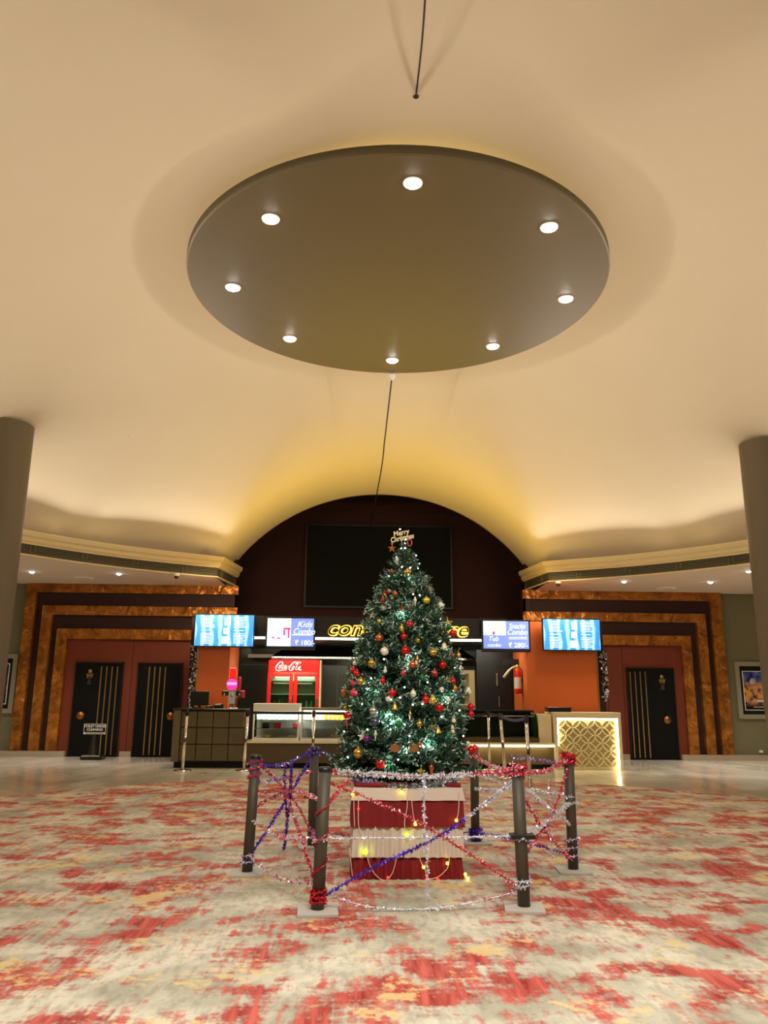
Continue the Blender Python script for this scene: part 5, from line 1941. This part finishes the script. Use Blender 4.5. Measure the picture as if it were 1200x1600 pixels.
counts = {}
for i_, (px, py, kd, cl_, rp) in enumerate(ORN):
    counts.setdefault((kd, cl_), []).append(i_)
for k_, v_ in counts.items():
    v_.sort(key=lambda i: ORN[i][1])
proto = {}
for i_, (px, py, kd, cl_, rp) in enumerate(ORN):
    p = on_tree(px, py, 0.01)
    depth = p.y
    r = rp * 1.2 * depth / FPX
    body, cap = orn_meshes(kd, r)
    key = (kd, cl_)
    lst = counts[key]
    rank = lst.index(i_)
    side = 'left edge' if px < 566 + max(0, (1000 - py) * 0.35) else ('right edge' if px > 705 - max(0, (1000 - py) * 0.35) else ('left side' if px < 618 else ('right side' if px > 655 else 'middle')))
    base_lbl = '%s %s on the tree\'s %s' % (COLW[cl_], KINDW[kd], side)
    if len(lst) > 1:
        lbl = base_lbl + ', %s of its colour and kind' % (ORDW[rank] if rank < len(lst) - 1 else 'lowest')
    else:
        lbl = base_lbl + ', the only one of its colour'
    grp = '%s ornaments on the tree' % {'ball': 'round', 'drop': 'teardrop', 'icicle': 'pointed', 'bell': 'bell', 'star': 'star', 'snowman': 'figure', 'gift': 'parcel', 'ring': 'ring', 'wreath': 'wreath'}[kd]
    nm = {'ball': 'bauble', 'drop': 'teardrop_ornament', 'icicle': 'pointed_ornament', 'bell': 'bell_ornament', 'star': 'star_ornament', 'snowman': 'snowman_ornament', 'gift': 'gift_ornament', 'ring': 'ring_ornament', 'wreath': 'wreath_ornament'}[kd]
    e = empty(nm, p[:], lbl, 'ornament', grp)
    body.build('body', M['o_' + cl_], e)
    cap.build('cap', M['brass'], e)
    if kd == 'gift':
        MB().box(-r * 1.02, r * 1.02, -r * 0.72, r * 0.72, -r * 0.12, r * 0.12).box(-r * 0.15, r * 0.15, -r * 0.73, r * 0.73, -r * 0.82, r * 0.82).build('ribbon', M['o_gold'], e)
    if kd == 'snowman':
        MB().lathe([(0.5 * r, 0.0), (0.52 * r, 0.08 * r), (0.4 * r, 0.1 * r)], 0, 0, -0.05 * r, 14).build('scarf', M['o_red'] if cl_ == 'cream' else M['o_grey'], e)

# ---- topper
tp = at_y(628, 835, TY)
e = empty('tree_topper', (tp.x, TY, tp.z - 0.1), 'gold glitter Merry Christmas topper at the tip of the tree', 'tree topper')
gt = M['o_cream'] if False else mat('gold_glitter', (206, 188, 140), 0.35, 0.6, bump=(300, 0.6, 0.002))
lettering('Merry', 0.066, gt, e, (-0.01, -0.01, 0.112), shear=0.2, offset=0.0018, tilt=R(-13), sx=0.92)
lettering('Christmas', 0.066, gt, e, (0.0, -0.01, 0.062), shear=0.2, offset=0.0018, tilt=R(-13), sx=0.82)
part(MB().tube([(tp.x - 0.005, TY, tp.z - 0.16), (tp.x, TY, tp.z + 0.0)], 0.004, 6), 'stick', M['brass'], e)

# ---- white fairy lights on the tree
rl = random.Random(5)
e = empty('fairy_light_string', (TX, TY - 0.3, zt), 'white fairy light string wound round the whole tree', 'fairy lights')
pts = []
turns = 9
for k in range(420):
    f_ = k / 419
    z = zt + 0.10 + (apex.z - zt - 0.12) * f_
    a = f_ * turns * 2 * PI
    rr = tree_r(z) * 0.93
    pts.append((axis_x(z) + rr * math.cos(a), TY + rr * math.sin(a), z + 0.015 * math.sin(a * 7)))
part(MB().tube(pts, 0.0018, 3), 'wire', M['needle_mid'], e)
bs = []
for px, py in ((625, 827), (634, 843), (632.5, 849), (627, 857), (650, 868), (655, 881), (653, 888), (628, 886), (641, 887), (627, 898), (632, 1074), (660, 1100), (645, 1101), (604, 1119), (615, 1127),
               (640, 1160), (635, 1176), (622, 1187), (610, 1140), (650, 1021), (640, 1150), (700, 1094), (690, 1120), (600, 1030), (668, 1066), (580, 1060), (566, 1100), (718, 1110), (724, 1150), (574, 1140)):
    p = on_tree(px, py, 0.012)
    bs.append(p)
for _ in range(44):
    k = rl.randrange(len(pts))
    x, y, z = pts[k]
    if y > TY + 0.1:
        continue
    ca = Vector((x - axis_x(z), y - TY, 0)).normalized() * 0.03
    bs.append(Vector((x + ca.x, y + ca.y, z)))
for p in bs:
    part(MB().sphere(p, 0.0065, 8, 5), 'bulb', M['bulb_white'], e)
print('bulbs', len(bs))
for px, py, pw, out in ((615, 1125, 5.0, -0.16), (632, 1170, 4.0, -0.16), (640, 1035, 4.0, -0.12), (600, 1195, 1.5, 0.02), (630, 960, 2.0, -0.05), (585, 1075, 2.5, -0.1), (695, 1100, 2.5, -0.1), (670, 1165, 2.0, -0.1), (640, 905, 1.0, -0.02)):
    p = on_tree(px, py, out)
    d_ = bpy.data.lights.new('fairy_light_lamp', 'POINT')
    d_.energy = pw
    d_.color = (0.75, 1.0, 0.93)
    d_.shadow_soft_size = 0.03
    o = bpy.data.objects.new('fairy_light_lamp', d_)
    COL.objects.link(o)
    o.location = p

# ---- coloured light chain on the table cloth
fy = by0 - 0.048
e = empty('cloth_light_chain', (0.5, fy, zt - 0.1), 'pale wire chain of yellow and red bulbs looped over the front of the banded cloth', 'fairy lights')


def fp(px, py, dy=0.0):
    return at_y(px, py, fy + dy)


for pl in ([(560, 1233), (560, 1252), (560, 1285), (563, 1300), (566, 1310)], [(553, 1236), (553, 1262), (554, 1292)], [(637, 1234), (636, 1262), (632, 1285), (634, 1302)], [(643, 1249), (645, 1268), (648, 1287)], [(717, 1234), (717, 1260), (715, 1275), (713, 1282)],
           [(573, 1333), (577, 1350), (586, 1366), (600, 1376), (611, 1368), (617, 1352), (619, 1342)], [(655, 1338), (659, 1350), (664, 1358), (668, 1372), (683, 1371), (698, 1358), (701, 1348), (703, 1336)], [(546, 1325), (548, 1345), (551, 1372)]):
    part(MB().tube(smooth_path([fp(*c) for c in pl], 5), 0.0035, 5), 'wire', M['wire'], e)
for px, py, cl_, r in ((649, 1288, 'yellow', 0.012), (628, 1238, 'yellow', 0.014), (662, 1355, 'yellow', 0.012), (699, 1349, 'yellow', 0.012), (713, 1282, 'yellow', 0.012), (571, 1331, 'green', 0.019), (636, 1305, 'green', 0.015),
                       (551, 1241, 'yellow', 0.011), (560, 1264, 'red', 0.010), (606, 1371, 'red', 0.010), (684, 1374, 'red', 0.010), (552, 1373, 'red', 0.010), (594, 1378, 'red', 0.009), (666, 1374, 'red', 0.009)):
    part(MB().sphere(fp(px, py, -0.006), r, 10, 7), 'bulb', M['bulb_' + cl_], e)
for px, py in ((727, 1366), (731, 1373)):
    g_ = at_z(px, py, 0.03)
    part(MB().sphere(g_, 0.012, 10, 7), 'bulb', M['bulb_yellow'], e)

# ---- decorated barrier posts
POSTS = {'1': (386, 1366, 'left', 'brown barrier post, leftmost of the six round the tree'), '2': (487, 1324, 'back_left', 'brown barrier post behind the other left posts, at the back'),
         '3': (496, 1426, 'front', 'brown barrier post nearest the viewer on the left, red tinsel round its foot'),
         '4': (743, 1318, 'back', 'brown barrier post at the back right of the table, blue tinsel round its foot'), '5': (819, 1421, 'front', 'brown barrier post nearest the viewer on the right, silver tinsel round its foot'),
         '6': (896, 1362, 'right', 'brown barrier post, rightmost of the six round the tree')}
PP = {}
PH = 0.925
for k, (px, py, _n, lb) in POSTS.items():
    p = at_z(px, py, 0.012)
    x, y = p.x, p.y
    PP[k] = (x, y)
    e = empty('barrier_post', (x, y, 0.012), lb, 'barrier post', 'barrier posts round the tree')
    q = MB().box(-0.135, 0.135, -0.135, 0.135, 0.0, 0.022, bev=0.003)
    bo = q.build('base_plate', M['plate'], e)
    bo.rotation_euler = (0, 0, R({'5': -8, '3': 3, '1': 2, '6': -4, '2': 8, '4': 6}[k]))
    lean = {'1': 0.03, '3': 0.03, '5': -0.02, '6': 0.0}.get(k, 0.0)
    MB().tube([(0, 0, 0.022), (lean * PH, 0, PH - 0.03)], 0.043, 28).build('shaft', M['post'], e)
    MB().lathe([(0.043, 0), (0.046, 0.008), (0.046, 0.03), (0.03, 0.036)], lean * PH, 0, PH - 0.03, 28).build('cap', M['post_cap'], e)
    if k in '25':
        MB().box(-0.085, 0.085, -0.055, 0.055, 0.455, 0.485, bev=0.004).build('cable_clip', M['post_cap'], e)


def pt(k, z, dx=0, dy=0):
    lean = {'1': 0.03, '3': 0.03, '5': -0.02, '6': 0.0}.get(k, 0.0)
    return Vector((PP[k][0] + lean * z + dx, PP[k][1] + dy, z + 0.012))


rtn = random.Random(77)
TM = ['t_silver', 't_pink', 't_red', 't_blue', 't_violet', 't_grey']
TIX = {n_: i for i, n_ in enumerate(TM)}


def tinsel(name, label, pts, colours, dens=330, ln=0.019, sag=0.0, core=0.003, group=None, wide=0.0085):
    """colours: list of (end fraction, [material names])"""
    P = [Vector(p) for p in pts]
    if len(P) == 2 and sag:
        a, b = P
        P = [a.lerp(b, t_ / 16) + Vector((0, 0, -sag * 4 * (t_ / 16) * (1 - t_ / 16))) for t_ in range(17)]
    elif len(P) > 2:
        P = smooth_path(P, 8)
    L = sum((P[i] - P[i - 1]).length for i in range(1, len(P))) * 1.35

    def pick(s_, r_):
        for f_, names in colours:
            if s_ <= f_:
                return TIX[r_.choice(names)]
        return TIX[colours[-1][1][0]]
    q = MB().tube(P, core, 5, TIX[colours[0][1][0]])
    sliver_cloud(P, 0.01, int(L * dens), ln, wide, pick, rtn, q)
    return whole(q, name, [M[n_] for n_ in TM], label, 'tinsel', group)


SV, PK, RD, BL, VI = ['t_silver'], ['t_pink', 't_pink', 't_silver'], ['t_red', 't_pink', 't_red', 't_silver'], ['t_blue', 't_violet'], ['t_violet']  # silver in the pink and red mixes paints their white sparkle
# left bay
tinsel('tinsel_garland', 'blue and violet tinsel strung between the tops of the two leftmost rear posts', [pt('1', 0.85), pt('1', 0.85).lerp(pt('2', 0.9), 0.45) + Vector((0, 0, -0.06)), pt('2', 0.9)], [(0.3, BL), (0.7, BL + SV), (1, BL)])
tinsel('tinsel_garland', 'blue tinsel running from the back left post behind the tree', [pt('2', 0.9), pt('2', 0.85).lerp(pt('4', 0.82), 0.3) + Vector((0, 0, -0.06)), pt('4', 0.82)], [(0.3, BL + SV), (1, BL + SV)])
knot = pt('1', 0.45).lerp(pt('2', 0.45), 0.55)
tinsel('tinsel_garland', 'blue tinsel slanting down from the back left post to the foot of the leftmost post', [pt('2', 0.88), knot + Vector((0.02, 0, 0.10)), pt('1', 0.12)], [(0.55, BL), (1, ['t_violet', 't_blue'])])
tinsel('tinsel_garland', 'red tinsel slanting from the leftmost post\'s top to the front left post\'s foot', [pt('1', 0.88), knot + Vector((-0.03, -0.05, 0.12)), pt('3', 0.12)], [(0.12, PK + VI), (1, PK + RD)])
tinsel('tinsel_garland', 'thick blue and red tinsel bundle hanging straight down in the left bay', [knot + Vector((0.02, 0, 0.36)), knot + Vector((0.02, 0, 0.1)), knot + Vector((0.0, 0, -0.12)), knot + Vector((-0.02, 0, -0.38))], [(0.12, BL), (0.7, ['t_blue', 't_blue', 't_pink']), (1, BL)], dens=620, ln=0.021)
tinsel('tinsel_garland', 'second blue tinsel strand hanging beside the thick bundle in the left bay', [knot + Vector((-0.04, 0.02, 0.34)), knot + Vector((-0.03, 0.02, 0.1)), knot + Vector((0.0, 0.02, -0.1))], [(1, ['t_blue', 't_pink', 't_blue'])], dens=420)
tinsel('tinsel_garland', 'red tinsel from the middle of the leftmost post up across the front left post', [pt('1', 0.50), knot + Vector((0, 0, 0.12)), pt('3', 0.70, 0.0, 0.06)], [(0.35, RD + PK), (1, PK + SV)])
tinsel('tinsel_garland', 'pale pink tinsel running level behind the left posts near their tops', [pt('1', 0.70), pt('1', 0.66).lerp(pt('2', 0.72), 0.5), pt('2', 0.70)], [(0.5, VI + SV), (1, PK)], dens=260)
tinsel('tinsel_garland', 'silver tinsel looping low between the leftmost and front left posts', [pt('1', 0.42), pt('1', 0.3).lerp(pt('3', 0.45), 0.5), pt('3', 0.48)], [(1, SV + SV + PK)], dens=260)
tinsel('tinsel_garland', 'red tinsel crossing from the leftmost post down to the foot of the back left post', [pt('1', 0.62), knot + Vector((0.0, 0.1, 0.08)), pt('2', 0.12)], [(1, RD + PK)], dens=220)
tinsel('tinsel_garland', 'silver tinsel trailing near the carpet from the leftmost post to the front left post', [pt('1', 0.15), pt('1', 0.08).lerp(pt('3', 0.1), 0.5), pt('3', 0.18)], [(1, SV + SV + PK)], dens=200)
# front bay
tinsel('tinsel_garland', 'thick silver tinsel strung across the front between the tops of the two nearest posts', [pt('3', 0.90), pt('3', 0.88).lerp(pt('5', 0.88), 0.25), pt('3', 0.865).lerp(pt('5', 0.865), 0.5), pt('3', 0.88).lerp(pt('5', 0.88), 0.75), pt('5', 0.90)], [(0.06, RD), (0.76, SV), (0.88, PK + SV), (1, PK)], dens=620, ln=0.026)
tinsel('tinsel_garland', 'thin silver tinsel across the front at mid height of the cloth', [pt('3', 0.465), pt('3', 0.475).lerp(pt('5', 0.475), 0.5) + Vector((0, 0, -0.01)), pt('5', 0.47)], [(1, SV)], dens=300, ln=0.013)
tinsel('tinsel_garland', 'silver tinsel sagging to the carpet between the feet of the two nearest posts', [pt('3', 0.14), pt('3', 0.03).lerp(pt('5', 0.03), 0.25), pt('3', 0.02).lerp(pt('5', 0.02), 0.6), pt('5', 0.12)], [(0.2, SV), (0.8, SV), (1, SV + PK)], dens=230)
tinsel('tinsel_garland', 'tinsel diagonal rising from the front left foot, blue then silver, across the cloth', [pt('3', 0.08), pt('3', 0.27).lerp(pt('5', 0.27), 0.25), pt('3', 0.50).lerp(pt('5', 0.50), 0.62), pt('5', 0.86)], [(0.7, BL), (1, SV)], dens=360)
tinsel('tinsel_garland', 'red tinsel diagonal falling from the top of the front left post across the cloth', [pt('3', 0.84), pt('3', 0.62).lerp(pt('5', 0.62), 0.4), pt('3', 0.44).lerp(pt('5', 0.44), 0.64), pt('5', 0.12)], [(0.15, RD), (1, PK + RD)], dens=240)
tinsel('tinsel_garland', 'silver tinsel strand hanging straight down in front of the cloth', [pt('3', 0.87).lerp(pt('5', 0.87), 0.51), pt('3', 0.6).lerp(pt('5', 0.6), 0.51), pt('3', 0.3).lerp(pt('5', 0.3), 0.525), pt('3', 0.06).lerp(pt('5', 0.06), 0.53)], [(1, SV)], dens=280)
tinsel('tinsel_garland', 'red tinsel rising from the front left post to the left corner of the cloth', [pt('3', 0.66), (0.02, 6.72, 0.78)], [(1, PK + RD + SV)], dens=280, sag=0.01)
# right bay
tinsel('tinsel_garland', 'pink tinsel strung between the tops of the front right and rightmost posts', [pt('5', 0.90), pt('5', 0.85).lerp(pt('6', 0.86), 0.45), pt('6', 0.90)], [(1, PK + PK + RD)], dens=460, ln=0.021)
tinsel('tinsel_garland', 'thick silver tinsel between the middles of the front right and rightmost posts', [pt('5', 0.47), pt('5', 0.46).lerp(pt('6', 0.5), 0.4), pt('6', 0.55)], [(1, SV)], dens=520, ln=0.021)
tinsel('tinsel_garland', 'silver tinsel from the back right post across to the rightmost post', [pt('4', 0.66), pt('4', 0.6).lerp(pt('6', 0.6), 0.5), pt('6', 0.60)], [(1, SV)], dens=320)
tinsel('tinsel_garland', 'red tinsel falling from the top of the rightmost post to its neighbour\'s middle', [pt('6', 0.86), pt('5', 0.5).lerp(pt('6', 0.55), 0.6), pt('5', 0.32)], [(1, RD + PK)], dens=300)
tinsel('tinsel_garland', 'red tinsel diagonal from the front right post down to the rightmost foot', [pt('5', 0.78), pt('5', 0.4).lerp(pt('6', 0.42), 0.45), pt('6', 0.08)], [(1, RD + PK)], dens=240)
tinsel('tinsel_garland', 'blue tinsel low along the right from the back right post to the rightmost foot', [pt('4', 0.10), pt('4', 0.14).lerp(pt('6', 0.12), 0.4), pt('6', 0.13)], [(0.4, BL + SV), (0.75, ['t_violet', 't_pink', 't_blue']), (1, SV + BL)], dens=320)
tinsel('tinsel_garland', 'silver tinsel curving down from the top of the front right post towards the rear', [pt('5', 0.82), pt('5', 0.62).lerp(pt('6', 0.66), 0.4), pt('6', 0.36)], [(1, SV)], dens=260)
tinsel('tinsel_garland', 'short silver strand hanging free in the middle of the right bay', [pt('5', 0.5).lerp(pt('6', 0.5), 0.55) + Vector((0, 0, 0.28)), pt('5', 0.5).lerp(pt('6', 0.5), 0.55), pt('5', 0.5).lerp(pt('6', 0.5), 0.55) - Vector((0, 0, 0.3))], [(1, SV + SV + PK)], dens=260)
tinsel('tinsel_garland', 'pink tinsel between the top of the back right post and the front right post', [pt('4', 0.84), pt('5', 0.90)], [(1, PK + SV)], dens=300, sag=0.03)
tinsel('tinsel_garland', 'silver tinsel diagonal from the front right post up to the back right post', [pt('5', 0.80), pt('4', 0.52)], [(1, SV)], dens=240, sag=0.02)
tinsel('tinsel_garland', 'blue tinsel trailing from the back right post\'s foot behind the table', [pt('4', 0.12), (0.6, 8.1, 0.10), pt('2', 0.14)], [(0.3, BL), (1, BL + PK + SV)], dens=200)
tinsel('tinsel_garland', 'red tinsel joining the back left post\'s foot to the front left post\'s middle', [pt('2', 0.16), pt('3', 0.44)], [(1, RD + PK + BL)], dens=220, sag=0.04)
tinsel('tinsel_garland', 'violet tinsel strung level from the front right post to the rightmost top, behind', [pt('6', 0.86, 0, 0.05), (PP['6'][0] - 0.42, PP['6'][1] + 0.5, 0.90)], [(1, VI + SV)], dens=240)


# tinsel wound round the posts
def wound(k, z0, z1, turns, names, label, dens=420, ln=0.017, rad=0.05):
    P = []
    n = int(turns * 14)
    for i in range(n + 1):
        f_ = i / n
        a = f_ * turns * 2 * PI
        b = pt(k, z0 + (z1 - z0) * f_)
        P.append(b + Vector((rad * math.cos(a), rad * math.sin(a), 0)))
    q = MB().tube(P, 0.0035, 5, TIX[names[0]])
    L = sum((P[i] - P[i - 1]).length for i in range(1, len(P)))
    sliver_cloud(P, 0.01, int(L * dens), ln, 0.0075, lambda s_, r_: TIX[r_.choice(names)], rtn, q)
    return whole(q, 'wound_tinsel', [M[n_] for n_ in TM], label, 'tinsel', 'tinsel wound round the barrier posts')


wound('1', 0.72, 0.90, 3.2, ['t_pink', 't_violet', 't_pink'], 'pink and violet tinsel wound round the top of the leftmost post')
wound('1', 0.06, 0.16, 2, ['t_silver', 't_blue'], 'silver and blue tinsel wound round the foot of the leftmost post')
wound('2', 0.84, 0.93, 2.5, ['t_blue', 't_silver', 't_blue'], 'blue and silver tinsel wound round the top of the back left post')
wound('3', 0.05, 0.14, 3, ['t_red', 't_pink', 't_red'], 'red tinsel wound round the foot of the front left post', dens=520)
wound('3', 0.14, 0.80, 3.5, ['t_red', 't_red'], 'thin red tinsel spiralling up the front left post', dens=240, ln=0.010)
wound('3', 0.44, 0.48, 1.3, ['t_silver', 't_silver', 't_pink'], 'silver tinsel knotted round the middle of the front left post', ln=0.024)
wound('4', 0.03, 0.14, 3.2, ['t_blue', 't_blue', 't_violet'], 'dense blue tinsel wound round the foot of the back right post', dens=620, ln=0.026, rad=0.055)
wound('4', 0.80, 0.88, 1.5, ['t_pink', 't_silver'], 'pink and silver tinsel round the top of the back right post')
wound('5', 0.86, 0.95, 2.4, ['t_pink', 't_silver', 't_pink'], 'pink and silver tinsel wound round the top of the front right post', dens=520, ln=0.022)
wound('5', 0.13, 0.20, 2.2, ['t_silver'], 'silver tinsel wound round the foot of the front right post', ln=0.022)
wound('5', 0.44, 0.47, 1.4, ['t_silver', 't_grey'], 'silver tinsel round the middle of the front right post', ln=0.022)
wound('6', 0.85, 0.95, 2.6, ['t_pink', 't_pink', 't_red'], 'dense pink tinsel wound round the top of the rightmost post', dens=620, ln=0.026)
wound('6', 0.50, 0.60, 1.8, ['t_silver'], 'silver tinsel wound round the middle of the rightmost post', ln=0.022)
wound('6', 0.08, 0.30, 3.4, ['t_silver', 't_silver', 't_violet'], 'silver tinsel spiralling up the foot of the rightmost post', ln=0.018)
# garland of dull silver and green lying along the foot of the tree
P = [(0.06, 6.98, zt + 0.05), (0.2, 6.86, zt + 0.03), (0.4, 6.80, zt + 0.005), (0.6, 6.81, zt + 0.01), (0.82, 6.88, zt + 0.04), (0.93, 7.02, zt + 0.05)]
tinsel('tinsel_garland', 'dull silver and blue tinsel draped round the foot of the tree on the table', P, [(0.25, ['t_silver', 't_violet']), (1, ['t_silver', 't_grey', 't_grey'])], dens=900, ln=0.034, core=0.006)
